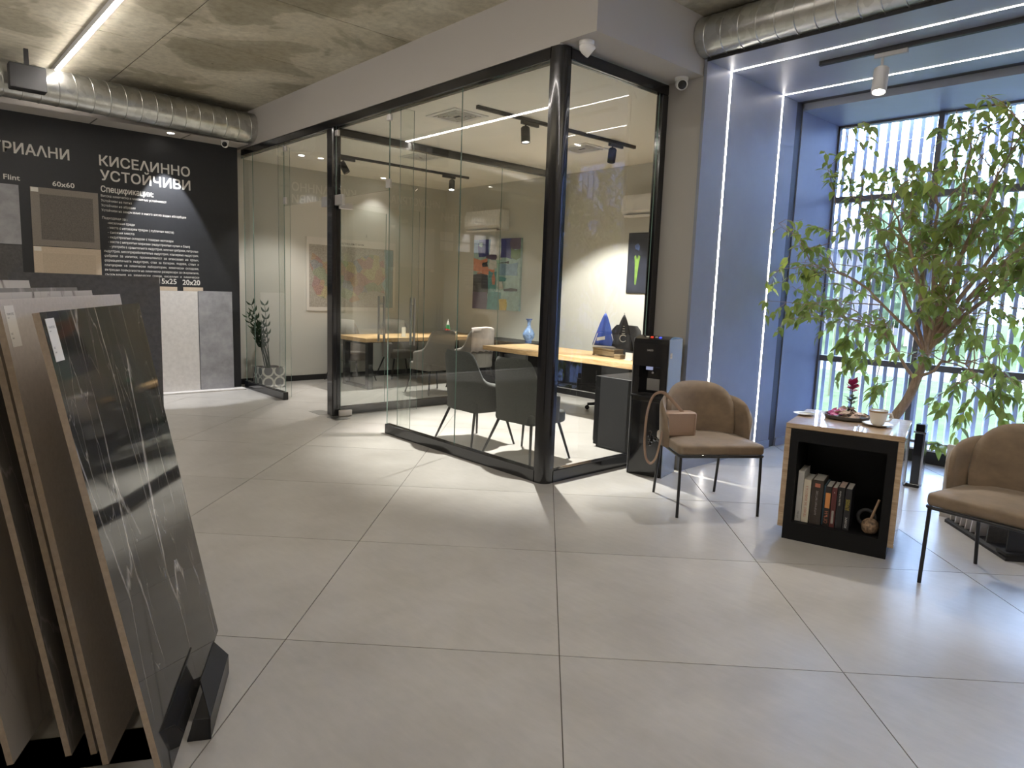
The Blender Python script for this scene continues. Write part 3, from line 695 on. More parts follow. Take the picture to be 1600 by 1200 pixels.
slab('black-faced slab at the far left edge of the rack', -0.70, 0.16, 0.72, 1.62, 'black_matt')
mb = MB().box(0.43, 1.069, 3.90, 3.925, 0.0, 1.556)
mb.build('stone_slab', 'slab_anthracite', cat='slab', label='large dark anthracite slab standing upright behind the rack of slabs')
rk = thing('slab_rack', 'low black metal rack foot holding the leaning stone slabs', 'rack', (0.45, 2.45, 0))
for wc in (0.30, 0.80):
    c = OB+WV*wc; Tb = frame_T((c.x-NH.x*0.02, c.y-NH.y*0.02, 0), (-NH.x, -NH.y, 0), (WV.x, WV.y, 0))
    MB().box(0.0, 0.75, -0.09, 0.09, 0.0, 0.046, T=Tb).build('base_bar', 'black_matt', rk, world=True)
# folded front trough
a0 = Vector((0.729, 2.246, 0)); L_ = 0.42; Tt = frame_T(a0, WV, NH)       # x along, y out of the slabs, z = x cross y
zf = -1.0 if Tt.col[2].z < 0 else 1.0
mb = MB()
def TP(x, y, z): return Vector((a0.x+WV.x*x+NH.x*y, a0.y+WV.y*x+NH.y*y, z))
def hexa(pts, mb):
    mb.add(pts, [(3, 2, 1, 0), (4, 5, 6, 7), (0, 1, 5, 4), (1, 2, 6, 5), (2, 3, 7, 6), (3, 0, 4, 7)])
hexa([TP(0, -0.075, 0), TP(L_, -0.075, 0), TP(L_, 0, 0), TP(0, 0, 0), TP(0, -0.075, 0.008), TP(L_, -0.075, 0.008), TP(L_, 0, 0.008), TP(0, 0, 0.008)], mb)
hexa([TP(0, -0.006, 0), TP(L_, -0.006, 0), TP(L_, 0, 0), TP(0, 0, 0), TP(0, -0.006, 0.078), TP(L_, -0.006, 0.078), TP(L_, 0, 0.078), TP(0, 0, 0.078)], mb)
hexa([TP(0, -0.075, 0), TP(0.006, -0.075, 0), TP(0.006, 0, 0), TP(0, 0, 0), TP(0, -0.055, 0.078), TP(0.006, -0.055, 0.078), TP(0.006, 0, 0.078), TP(0, 0, 0.078)], mb)
mb.build('front_trough', 'black_metal', rk, world=True)
mb = MB(); hexa([TP(0.10, -0.004, 0.074), TP(L_, -0.004, 0.074), TP(L_, 0.0, 0.076), TP(0.0, 0.0, 0.076), TP(0.13, -0.056, 0.140), TP(L_-0.012, -0.056, 0.140), TP(L_-0.012, -0.052, 0.144), TP(0.13, -0.052, 0.144)], mb)
mb.build('folded_lip', 'black_metal', rk, world=True)

# ================================================================ LOUNGE CHAIRS
def shell(mb, rx, ry, yc, A, z0, ztop, thick, nu=28, nv=10, flare=0.0, pw=2.6, zlow=None):
    """padded curved back: plan is an elliptic arc, the top edge an arch"""
    grids = []
    for side in (0, 1):
        g = []
        for i in range(nu+1):
            uu = -1+2*i/nu; a = uu*A
            zt = z0+(ztop-z0)*max(0.02, (1-abs(uu)**pw))**(1/pw)
            row = []
            for j in range(nv+1):
                vv = j/nv; z = z0+(zt-z0)*vv; fl = flare*(z-z0)
                edge = math.sqrt(max(0.0, 1-(max(0, vv-0.8)/0.2)**2)) if vv > 0.8 else 1.0
                eu = math.sqrt(max(0.0, 1-(max(0, abs(uu)-0.9)/0.1)**2)) if abs(uu) > 0.9 else 1.0
                th = thick*0.5*min(edge, eu); sg = 1 if side == 0 else -1
                row.append(Vector((math.sin(a)*(rx+fl+sg*th), yc+math.cos(a)*(ry+fl+sg*th), z)))
            g.append(row)
        grids.append(g)
    vs = []; fs = []
    for g in grids: vs += [p for row in g for p in row]
    n1 = (nu+1)*(nv+1); id_ = lambda s, i, j: s*n1+i*(nv+1)+j
    for s in (0, 1):
        for i in range(nu):
            for j in range(nv): fs.append((id_(s, i, j), id_(s, i+1, j), id_(s, i+1, j+1), id_(s, i, j+1)))
    for i in range(nu):
        fs.append((id_(0, i, nv), id_(0, i+1, nv), id_(1, i+1, nv), id_(1, i, nv))); fs.append((id_(0, i, 0), id_(0, i+1, 0), id_(1, i+1, 0), id_(1, i, 0)))
    for j in range(nv):
        for i in (0, nu): fs.append((id_(0, i, j), id_(0, i, j+1), id_(1, i, j+1), id_(1, i, j)))
    return mb.add(vs, fs)
def rounded(poly, rad, n=5):
    out_ = []
    K = len(poly)
    for i in range(K):
        p, a, b_ = Vector(poly[i]), Vector(poly[i-1]), Vector(poly[(i+1) % K])
        d1 = (a-p).normalized(); d2 = (b_-p).normalized(); ang = d1.angle(d2); t = rad/math.tan(ang/2)
        p1, p2 = p+d1*t, p+d2*t
        for k in range(n+1):
            s = k/n; q_ = (1-s)**2*p1+2*s*(1-s)*p+s*s*p2; out_.append((q_.x, q_.y))
    return out_
def cushion(poly, z0, z1, bulge=0.012, e=0.018):
    """upholstered seat: outline with rounded top and bottom edges"""
    mb = MB(); c = Vector((sum(p[0] for p in poly)/len(poly), sum(p[1] for p in poly)/len(poly)))
    rings = []
    for z, ins in ((z0, e), (z0+e*0.4, e*0.25), (z0+e, 0.0), (z1-e, 0.0), (z1-e*0.4, e*0.25), (z1, e), (z1+bulge*0.6, 0.09), (z1+bulge, 0.17)):
        rings.append([(p[0]+(c.x-p[0])*ins/max(0.05, (Vector(p)-c).length), p[1]+(c.y-p[1])*ins/max(0.05, (Vector(p)-c).length), z) for p in poly])
    n_ = len(poly); vs = [p for r_ in rings for p in r_]
    fs = [(k*n_+i, k*n_+(i+1) % n_, (k+1)*n_+(i+1) % n_, (k+1)*n_+i) for k in range(len(rings)-1) for i in range(n_)]
    fs += [list(range(n_))[::-1], [(len(rings)-1)*n_+i for i in range(n_)]]
    return mb.add(vs, fs)
seat_poly = rounded([(-0.325, -0.315), (0.325, -0.315), (0.285, 0.27), (-0.285, 0.27)], 0.05)
def lounge_chair(label, loc, rz):
    t = thing('lounge_chair', label, 'chair', loc, rz, 'beige velvet lounge chairs')
    cushion(seat_poly, 0.452, 0.522).build('seat', 'velvet', t, smooth=50)
    shell(MB(), 0.318, 0.285, -0.01, R(104), 0.455, 0.825, 0.045, pw=3.2, flare=0.05).build('outer_backrest', 'velvet', t, smooth=60)
    shell(MB(), 0.285, 0.245, -0.02, R(66), 0.49, 0.910, 0.060, pw=2.7, flare=0.10).build('inner_backrest', 'velvet', t, smooth=60)
    ring = [(p[0]*1.0, p[1]*1.0, 0.443) for p in rounded([(-0.318, -0.308), (0.318, -0.308), (0.28, 0.265), (-0.28, 0.265)], 0.04)]
    MB().tube(ring+[ring[0]], 0.010, 8, caps=False).build('seat_frame', 'black_metal', t, smooth=50)
    for x, y, xb, yb in ((-0.300, -0.290, -0.305, -0.300), (0.300, -0.290, 0.305, -0.300), (-0.25, 0.245, -0.255, 0.315), (0.25, 0.245, 0.255, 0.315)):
        MB().tube([(xb, yb, 0.0), (x, y, 0.443)], 0.0105, 10).build('leg', 'black_metal', t, smooth=50)
    return t
th1 = R(-34.0)
lounge_chair('beige velvet lounge chair with a brown handbag, beside the water cooler', (4.478, 2.722, 0), th1)
th2 = R(-97.0); c2, s2 = math.cos(th2), math.sin(th2)
lx, ly = -0.305, -0.300
lounge_chair('beige velvet lounge chair cut by the right edge, in front of the tile rack', (4.223-(c2*lx-s2*ly), 1.142-(s2*lx+c2*ly), 0), th2)

# handbag on the chair
hb = thing('handbag', 'small brown leather handbag with a long strap on the velvet chair', 'bag', (4.315, 2.855, 0.5235), R(-30))
MB().box(-0.125, 0.125, -0.055, 0.055, 0.0, 0.185, bev=0.022, seg=3).build('bag_body', 'bag_leather', hb, smooth=50)
MB().tube([(-0.10, -0.058, 0.012), (-0.105, -0.058, 0.172), (0.105, -0.058, 0.172), (0.10, -0.058, 0.012)], 0.003, 6).build('piping', 'bag_leather', hb, smooth=50)
def spl(pts, n=8):
    P = [Vector(p) for p in pts]; out_ = []
    for i in range(len(P)-1):
        p0, p1, p2, p3 = P[max(i-1, 0)], P[i], P[i+1], P[min(i+2, len(P)-1)]
        for k in range(n):
            t_ = k/n; out_.append(0.5*((2*p1)+(-p0+p2)*t_+(2*p0-5*p1+4*p2-p3)*t_*t_+(-p0+3*p1-3*p2+p3)*t_**3))
    return out_+[P[-1]]
st_w = spl([(4.335, 2.80, 0.672), (4.27, 2.895, 0.79), (4.20, 2.935, 0.848), (4.145, 2.975, 0.815), (4.10, 2.985, 0.69), (4.09, 2.985, 0.50), (4.09, 2.965, 0.37), (4.11, 2.935, 0.325), (4.13, 2.905, 0.37), (4.155, 2.895, 0.48), (4.20, 2.91, 0.60)], 8)
MB().tube(st_w, 0.012, 8, flat=(0.25, 1.0)).build('strap', 'bag_leather', hb, smooth=50, world=True)
ch = MB()
for k in range(9):
    c = Vector((4.115+random.uniform(-.025, .025), 2.945+random.uniform(-.02, .02), 0.51+random.uniform(-.05, .05)))
    ch.lathe([(0.003, -0.014), (0.013, -0.006), (0.013, 0.006), (0.003, 0.014)], 8, c)
ch.build('charm', 'black_gloss', hb, smooth=40, world=True, kind='stuff')

# ================================================================ WATER COOLER
wcz = math.atan2(3.34-3.64, 4.82-4.744)
wc = thing('water_cooler', 'tall glossy black water cooler beside the velvet chair', 'water cooler', (4.745, 3.635, 0), wcz)
Wc, Dc = 0.315, 0.315           # local x along the front, y to the back
def prof(pts, x0, x1, mb=None):
    mb = mb or MB(); n_ = len(pts); vs = [(x0, y, z) for y, z in pts]+[(x1, y, z) for y, z in pts]
    return mb.add(vs, [list(range(n_)), list(range(n_, 2*n_))[::-1]]+[(i, n_+i, n_+(i+1) % n_, (i+1) % n_) for i in range(n_)])
prof([(0.0, 0.02), (0.006, 0.0), (Dc, 0.0), (Dc, 0.69), (0.0, 0.69)], 0.012, Wc-0.012).build('lower_cabinet', 'black_gloss', wc, smooth=30)
MB().box(0.02, Wc-0.02, -0.014, 0.0, 0.03, 0.655, bev=0.006, seg=2).build('cabinet_door', 'black_gloss', wc, smooth=30)
dt_ = prof([(-0.012, 0.69), (Dc, 0.69), (Dc, 0.715), (0.02, 0.715), (-0.03, 0.705), (-0.03, 0.69)], 0.008, Wc-0.008).build('drip_tray', 'black_metal', wc)
for k in range(6): B(0.07, Wc-0.07, -0.018+k*0.018, -0.010+k*0.018, 0.716, 0.719).build('tray_slat', 'black_matt', dt_)
rc_ = prof([(0.10, 0.71), (Dc, 0.71), (Dc, 0.955), (0.10, 0.955)], 0.012, Wc-0.012).build('dispensing_recess', 'black_gloss', wc)
for a, b_ in ((0.008, 0.062), (Wc-0.062, Wc-0.008)): prof([(0.0, 0.70), (0.12, 0.70), (0.12, 0.96), (0.0, 0.96)], a, b_).build('side_cheek', 'black_gloss', wc)
B(0.10, 0.215, 0.093, 0.1005, 0.74, 0.84).build('back_splash', 'grey_plastic', wc)
hd_ = prof([(-0.012, 0.955), (Dc, 0.955), (Dc, 1.195), (0.09, 1.212), (0.01, 1.185), (-0.012, 1.15)], 0.004, Wc-0.004).build('head', 'black_gloss', wc, smooth=25)
hl = MB(); letters(hl, 'SASO', Matrix.Translation((0.155, -0.0135, 1.085)) @ Matrix.Rotation(PI/2, 4, 'X'), 0.016, 'CENTER'); hl.build('lettering', 'letter_white', hd_)
B(0.125, 0.185, -0.006, 0.0, 0.925, 0.953).build('display', 'display_blue', rc_)
MB().lathe([(0.013, 0), (0.013, 0.02), (0.010, 0.026)], 16, T=Matrix.Translation((0.155, 0.10, 0.895)) @ Matrix.Rotation(PI/2, 4, 'X')).build('tap', 'chrome', rc_, smooth=40)
tp = Matrix.Translation((0, 0.05, 1.1995)) @ Matrix.Rotation(R(18), 4, 'X')
for x, m_ in ((0.10, 'letter_white'), (0.14, 'button_red'), (0.18, 'letter_white'), (0.215, 'button_blue')):
    MB().box(x-0.011, x+0.011, -0.008, 0.008, 0.001, 0.005, T=tp).build('button', m_, hd_)
for x0, x1 in ((-0.004, 0.004), (Wc-0.004, Wc+0.004)):
    MB().box(x0, x1, 0.0, Dc, 0.0, 1.19, bev=0.003, seg=1).build('side_panel', 'cooler_side', wc, smooth=30)
B(Wc+0.0042, Wc+0.005, 0.03, 0.075, 1.03, 1.075).build('energy_sticker', 'oak_desk', wc)

# ================================================================ CUBE TABLE WITH BOOKS
bt = R(-75.2)
tb = thing('side_table', 'cube side table of oak with a black open book niche', 'table', (4.277, 2.016, 0), bt)
Wt, Dt, Ht, k_ = 0.675, 0.72, 0.768, 0.033
MB().box(0, Wt, 0, Dt, Ht-k_, Ht, bev=0.003, seg=1).build('table_top', 'oak_box', tb, smooth=30)
MB().box(0, k_, 0.0, Dt, 0.077, Ht-k_-0.0005).build('side_panel', 'oak_box', tb); MB().box(Wt-k_, Wt, 0.0, Dt, 0.077, Ht-k_-0.0005).build('side_panel', 'oak_box', tb)
x0, x1 = k_+0.001, Wt-k_-0.001; fz = Ht-k_-0.001
MB().box(x0, x0+0.05, -0.004, Dt-0.02, 0, fz).box(x1-0.05, x1, -0.004, Dt-0.02, 0, fz).box(x0+0.05, x1-0.05, -0.004, Dt-0.02, 0, 0.118).box(x0+0.05, x1-0.05, -0.004, Dt-0.02, 0.655, fz).box(x0+0.05, x1-0.05, 0.40, Dt-0.02, 0.118, 0.655).build('niche_box', 'black_laminate', tb)
def TL(x, y, z):
    c, s = math.cos(bt), math.sin(bt); return (4.277+c*x-s*y, 2.016+s*x+c*y, z)
def book(label, x, w, h, d, cover, y=0.07, lines=(), pages='page', tilt=0.0):
    x = xb+(x-xb)*1.12; w *= 1.12
    mname = 'cover_%02d' % (len([k for k in MATS if k.startswith('cover_')])+1)
    if mname not in MATS: mat(mname, cover, 0.45)
    t = thing('book', label, 'book', TL(x+w/2, y+d/2, 0.1185), bt, 'books in the side table niche')
    T = Matrix.Rotation(R(tilt), 4, 'Y')
    e = 0.0025
    cov = MB().box(-w/2, w/2, -d/2, -d/2+e, 0, h, T=T).box(-w/2, -w/2+e, -d/2+e, d/2, 0, h, T=T).box(w/2-e, w/2, -d/2+e, d/2, 0, h, T=T).build('cover', mname, t)
    MB().box(-w/2+e, w/2-e, -d/2+e, d/2-0.004, 0.003, h-0.004, T=T).build('pages', pages, t)
    for (s, z, hh, m_, dx) in lines:
        if isinstance(hh, tuple): MB().box(-w/2+hh[0], w/2-hh[0], -d/2-0.0005, -d/2, z, z+hh[1], T=T).build('spine_band', m_, cov)
        else:
            lm = MB(); letters(lm, s, T @ frame_T((dx+hh/2, -d/2-0.0012, z), (0, 0, 1), (-1, 0, 0)), hh); lm.build('spine_title', m_, cov)
    return t
mat('ink_red', (0.45, 0.16, 0.10), 0.5); mat('ink_yellow', (0.55, 0.44, 0.05), 0.5); mat('ink_orange', (0.62, 0.26, 0.08), 0.5); mat('ink_grey', (0.35, 0.33, 0.31), 0.5)
xb = 0.095
book('tall pale grey hardback at the left end of the row in the niche', xb, 0.031, 0.335, 0.21, (0.52, 0.51, 0.49), lines=(('АТЛАС', 0.02, 0.010, 'letter_black', 0), ('том 1', 0.17, 0.007, 'ink_grey', 0)), y=0.05)
book('cream paperback with red spine letters, second from the left', xb+0.034, 0.038, 0.285, 0.20, (0.62, 0.57, 0.47), lines=(('ПРАВО ЗА ЖИВОТА II', 0.035, 0.014, 'ink_red', 0),), y=0.05)
book('thick dark brown hardback, third from the left', xb+0.078, 0.060, 0.292, 0.21, (0.045, 0.035, 0.03), lines=(('АНТИЧНИ МИТОВЕ', 0.06, 0.012, 'ink_grey', 0), ('', 0.245, (0.018, 0.025), 'ink_red', 0)), y=0.05)
book('very thin blue booklet between the brown and the orange books', xb+0.141, 0.008, 0.262, 0.19, (0.06, 0.14, 0.20), y=0.07)
book('black book with an orange band and red letters on the spine', xb+0.151, 0.032, 0.262, 0.19, (0.02, 0.016, 0.016), lines=(('', 0.12, (0.004, 0.10), 'ink_orange', 0), ('ОГЪН', 0.02, 0.020, 'ink_red', 0)), y=0.05)
book('maroon book with a pale strip low on its spine', xb+0.186, 0.026, 0.262, 0.19, (0.10, 0.025, 0.025), lines=(('', 0.025, (0.008, 0.085), 'ink_grey', 0), ('>', 0.225, 0.012, 'paper', 0)), y=0.05)
book('black book with small white letters, second from the right', xb+0.215, 0.036, 0.270, 0.19, (0.012, 0.012, 0.015), lines=(('МАЛКИ ТАЙНИ', 0.15, 0.009, 'letter_white', -0.004),), y=0.05, pages='dried')
book('black book with yellow and white letters, right end of the row', xb+0.255, 0.033, 0.268, 0.19, (0.016, 0.016, 0.02), lines=(('СТРАННИ', 0.13, 0.010, 'ink_yellow', -0.006), ('ИСТОРИИ', 0.13, 0.010, 'ink_yellow', 0.006), ('РЕМАРК', 0.015, 0.012, 'letter_white', 0)), y=0.05)
mt = thing('maraca', 'brown speckled round rattle with a wooden stick in the niche', 'ornament', TL(0.535, 0.07, 0.1185), bt)
mat('speckled', (0.20, 0.13, 0.08), 0.7, var=0.9, scale=60)
MB().lathe([(0.004, 0.0), (0.030, 0.006), (0.047, 0.024), (0.052, 0.05), (0.045, 0.078), (0.026, 0.096), (0.010, 0.102)], 20).build('ball', 'speckled', mt, smooth=60)
MB().tube([(0, 0, 0.095), (0.035, 0.01, 0.225)], 0.008, 8).build('stick', 'bark', mt, smooth=50)
rg = thing('ring_ornament', 'small dark ring ornament lying behind the speckled rattle', 'ornament', TL(0.50, 0.21, 0.1185), bt)
ring = [(0.05*math.cos(a), 0.0, 0.062+0.05*math.sin(a)) for a in [2*PI*k/24 for k in range(25)]]
MB().tube(ring, 0.012, 8, caps=False).build('ring', 'slab_anthracite', rg, smooth=60)

# things on the table
def plate(mb, r_, h_, c=(0, 0, 0)):
    return mb.lathe([(r_*0.45, 0), (r_*0.55, 0.002), (r_*0.98, h_*0.9), (r_, h_), (r_*0.95, h_*0.98), (r_*0.55, 0.006), (r_*0.02, 0.005)], 32, c)
sp = thing('saucer', 'cream saucer with a spoon on the left of the side table', 'saucer', (4.68, 2.085, Ht))
plate(MB(), 0.072, 0.014).build('plate', 'saucer_cream', sp, smooth=60)
s2_ = thing('teaspoon', 'small steel teaspoon lying across the left saucer', 'spoon', (4.68, 2.085, Ht+0.0145))
MB().tube([(-0.05, 0.02, 0.002), (0.03, -0.03, 0.005)], 0.0028, 6).build('handle', 'steel', s2_, smooth=50)
MB().lathe([(0.001, 0), (0.012, 0.002), (0.013, 0.004)], 12, (0.042, -0.037, 0.002)).build('bowl', 'steel', s2_, smooth=50)
sp = thing('saucer', 'white saucer with a gold line under the coffee cup', 'saucer', (4.705, 1.615, Ht))
plate(MB(), 0.090, 0.016).build('plate', 'porcelain', sp, smooth=60)
cp = thing('coffee_cup', 'white porcelain coffee cup with a gold band on the side table', 'cup', (4.705, 1.615, Ht+0.0062))
cb_ = MB().lathe([(0.027, 0), (0.038, 0.007), (0.050, 0.05), (0.056, 0.098), (0.054, 0.098), (0.047, 0.05), (0.032, 0.012)], 32).build('cup_body', 'porcelain', cp, smooth=60)
MB().lathe([(0.0550, 0.085), (0.0560, 0.087), (0.0566, 0.092), (0.0560, 0.093)], 32).build('gold_band', 'gold_line', cb_, smooth=60)
MB().tube([(0.030, -0.040, 0.075), (0.046, -0.062, 0.078), (0.052, -0.070, 0.055), (0.040, -0.054, 0.030), (0.025, -0.034, 0.028)], 0.006, 8).build('handle', 'porcelain', cp, smooth=60)
tr = thing('decor_tray', 'dark oval tray of dried petals on the side table', 'tray', (4.80, 1.845, Ht))
MB().lathe([(0.09, 0), (0.135, 0.006), (0.142, 0.028), (0.137, 0.028), (0.128, 0.010), (0.01, 0.008)], 36, sx=1.0, sy=1.0).build('tray', 'slab_anthracite', tr, smooth=40)
pm = [MB(), MB()]
for k in range(70):
    a = random.uniform(0, 2*PI); rr_ = 0.115*math.sqrt(random.random()); x, y = rr_*math.cos(a), rr_*math.sin(a); z = 0.020+random.random()*0.075*(1-rr_/0.15)
    w = random.uniform(0.018, 0.036); T = Matrix.Translation((x, y, z)) @ Matrix.Rotation(random.uniform(0, 6), 4, 'Z') @ Matrix.Rotation(random.uniform(-0.9, 0.9), 4, 'X')
    q_ = pm[0 if y > 0.03 else 1]
    q_.add([(-w, 0, 0), (0, -w*0.7, 0.004), (w, 0, 0), (0, w*0.7, 0.004), (0, 0, -0.004)], [(0, 1, 4), (1, 2, 4), (2, 3, 4), (3, 0, 4), (0, 3, 2, 1)], T=T)
pm[0].build('pink_petals', 'pink', tr, kind='stuff'); pm[1].build('dried_petals', 'dried', tr, kind='stuff')
fl = thing('flower_stem', 'small magenta artificial flower standing behind the tray', 'flower', (4.965, 1.89, Ht))
MB().lathe([(0.022, 0), (0.026, 0.004), (0.02, 0.05), (0.024, 0.062)], 16).build('flower_pot', 'black_matt', fl, smooth=50)
MB().tube([(0, 0, 0.05), (0.004, 0.0, 0.12), (0.0, 0.004, 0.20)], 0.003, 6).build('stem', 'leaf_dark', fl, smooth=50)
lf = MB(); pt = MB()
for k in range(9):
    T = Matrix.Translation((0, 0, 0.075+0.006*k)) @ Matrix.Rotation(k*2.4, 4, 'Z') @ Matrix.Rotation(R(-25), 4, 'Y')
    lf.add([(0, 0, 0), (0.03, -0.018, 0.004), (0.062, 0, 0), (0.03, 0.018, 0.004)], [(0, 1, 2), (0, 2, 3)], T=T)
for k in range(16):
    T = Matrix.Translation((0, 0, 0.165+0.004*k)) @ Matrix.Rotation(k*2.4, 4, 'Z') @ Matrix.Rotation(R(-10-3*k), 4, 'Y')
    pt.add([(0, 0, 0), (0.034, -0.026, 0.006), (0.060, 0, 0.008), (0.034, 0.026, 0.006)], [(0, 1, 2), (0, 2, 3)], T=T)
lf.build('leaves', 'leaf_dark', fl, kind='stuff'); pt.build('petals', 'magenta', fl, kind='stuff')

# black and chrome tower behind the table
t = thing('pedestal_column', 'slim black and chrome column standing right of the side table', 'stand', (6.475, 1.885, 0), R(4))
MB().box(-0.05, 0.05, -0.055, 0.055, 0.0, 0.03, bev=0.004, seg=1).build('foot', 'black_gloss', t); MB().box(-0.042, 0.042, -0.045, 0.020, 0.03, 0.47).build('body', 'black_gloss', t)
MB().box(-0.046, 0.046, -0.062, -0.045, 0.03, 0.475, bev=0.003, seg=1).build('chrome_edge', 'chrome', t); MB().box(-0.05, 0.05, -0.065, 0.03, 0.475, 0.488).build('chrome_collar', 'chrome', t)
MB().box(-0.04, 0.04, -0.05, 0.02, 0.488, 0.55, bev=0.004, seg=1).build('head', 'black_gloss', t)

# tile rack behind the right chair
tr_ = thing('tile_rack', 'low black rack of sample tiles behind the right velvet chair', 'rack', (5.33, 1.14, 0), math.atan2(0.892-1.383, 5.052-5.62))
# local x runs from the far left end toward the viewer
prof2 = [(-0.02, 0.0), (0.26, 0.0), (0.26, 0.03), (0.0, 0.03), (-0.02, 0.018)]
mb = MB(); n_ = len(prof2); vs = [(-0.375, y, z) for y, z in prof2]+[(0.375, y, z) for y, z in prof2]
mb.add(vs, [list(range(n_)), list(range(n_, 2*n_))[::-1]]+[(i, n_+i, n_+(i+1) % n_, (i+1) % n_) for i in range(n_)]).build('base', 'black_matt', tr_)
mb = MB(); mb.prism([(0.27, -0.02), (0.375, -0.02), (0.375, 0.26), (0.27, 0.26)], 0.0305, 0.05).box(0.33, 0.342, 0.0, 0.24, 0.05, 0.30).build('end_bracket', 'black_matt', tr_)
rt = tr_.rotation_euler[2]
for k in range(6):
    T = Matrix.Translation((-0.34+k*0.066, -0.004, 0.032)) @ Matrix.Rotation(R(10), 4, 'Y')
    q_ = MB().box(0, 0.010, 0, 0.22, 0, 0.30, T=T)
    th_ = thing('sample_tile', ['pale sample tile at the far end of the low black rack', 'second pale sample tile from the far end of the low rack', 'third pale sample tile from the far end of the low rack', 'fourth pale sample tile from the far end of the low rack', 'fifth pale sample tile from the far end of the low rack', 'pale sample tile next to the dark one in the low rack'][k], 'tile', (5.33, 1.14, 0), rt, 'pale tiles in the low rack')
    q_.build('tile', ['slab_ivory', 'slab_pale', 'slab_ivory'][k % 3], th_)
th_ = thing('sample_tile', 'dark grey sample tile at the near end of the low black rack', 'tile', (5.33, 1.14, 0), rt)
MB().box(0.11, 0.122, 0.0, 0.24, 0.032, 0.34, T=Matrix.Rotation(R(3), 4, 'Y')).build('tile', 'slab_anthracite', th_)
MB().box(5.72, 5.745, 1.28, 1.47, 0.0, 0.545).box(5.719, 5.7195, 1.285, 1.465, 0.01, 0.535).build('sample_tile', 'slab_ivory', cat='tile', label='tall cream tile standing on the floor behind the right chair')
# ================================================================ OFFICE CHAIRS
def arm_shell(mb, fabric_h=0.95, arm_h=0.66, z0=0.36, nu=40, nv=12, thick=0.05):
    """one piece shell: tall tapering back that sweeps down into the arms"""
    rx, ry, yc, A = 0.265, 0.24, 0.0, R(128)
    pts = []
    for side in (1, -1):
        g = []
        for i in range(nu+1):
            uu = -1+2*i/nu; a = uu*A; au = abs(uu)
            k = 1/(1+math.exp((au-0.43)*28)); zt = arm_h-0.05*max(0, au-0.5)*2+(fabric_h-arm_h+0.0)*k
            row = []
            for j in range(nv+1):
                vv = j/nv; z = z0+(zt-z0)*vv; fl = 0.10*(z-0.45) if au < 0.6 else 0.05*(z-0.45)
                e = math.sqrt(max(0, 1-(max(0, vv-0.88)/0.12)**2)) if vv > 0.88 else 1; eu = math.sqrt(max(0, 1-(max(0, au-0.92)/0.08)**2)) if au > 0.92 else 1
                th = thick*0.5*min(e, eu)*side
                stretch = 1.0+0.22*max(0.0, -math.cos(a))
                row.append(Vector((math.sin(a)*(rx+fl*0.5+th)*(0.86+0.14*math.sin(min(1, au*1.6)*PI/2)), yc+math.cos(a)*(ry+(fl if math.cos(a) > 0 else 0)+th)*stretch, z)))
            g.append(row)
        pts.append(g)
    n1 = (nu+1)*(nv+1); vs = [p for g in pts for row in g for p in row]; fs = []
    q = lambda s, i, j: s*n1+i*(nv+1)+j
    for s in (0, 1):
        for i in range(nu):
            for j in range(nv): fs.append((q(s, i, j), q(s, i+1, j), q(s, i+1, j+1), q(s, i, j+1)))
    for i in range(nu):
        fs += [(q(0, i, nv), q(0, i+1, nv), q(1, i+1, nv), q(1, i, nv)), (q(0, i, 0), q(0, i+1, 0), q(1, i+1, 0), q(1, i, 0))]
    for j in range(nv):
        for i in (0, nu): fs.append((q(0, i, j), q(0, i, j+1), q(1, i, j+1), q(1, i, j)))
    return mb.add(vs, fs)
sp2 = rounded([(-0.25, -0.27), (0.25, -0.27), (0.225, 0.20), (-0.225, 0.20)], 0.06)
def arm_chair(label, loc, rz, fab, group):
    t = thing('upholstered_armchair', label, 'chair', loc, rz, group); t.scale = (1.1, 1.0, 1.0)
    arm_shell(MB()).build('back_shell', fab, t, smooth=60)
    cushion(sp2, 0.34, 0.46, e=0.03).build('seat', fab, t, smooth=60)
    for x, y, xb, yb in ((-0.20, -0.20, -0.285, -0.275), (0.20, -0.20, 0.285, -0.275), (-0.19, 0.16, -0.285, 0.275), (0.19, 0.16, 0.285, 0.275)):
        MB().tube([(xb, yb, 0), (x, y, 0.352)], [0.010, 0.014], 10).build('leg', 'black_metal', t, smooth=50)
    return t
ga = 'dark grey armchairs at the office desk'; gb = 'taupe armchairs around the meeting table'
ac1 = arm_chair('dark grey upholstered armchair nearest the black corner post', (4.415, 4.585, 0), R(-90-176), 'fabric_dark', ga)
ac1.rotation_euler[2] = R(93)
dup(ac1, (4.40, 5.34, 0), R(88), 'dark grey upholstered armchair left of the one by the corner post')
mc = arm_chair('taupe armchair at the near side of the meeting table, seen from behind, left one', (6.02, 8.30, 0), R(184), 'fabric_taupe', gb)
dup(mc, (6.80, 8.33, 0), R(177), 'taupe armchair with a pale jacket over its back at the meeting table')
dup(mc, (5.60, 10.03, 0), R(4), 'taupe armchair at the far side of the meeting table under the map')
dup(mc, (6.55, 10.03, 0), R(-3), 'taupe armchair at the far side of the meeting table right of the map')
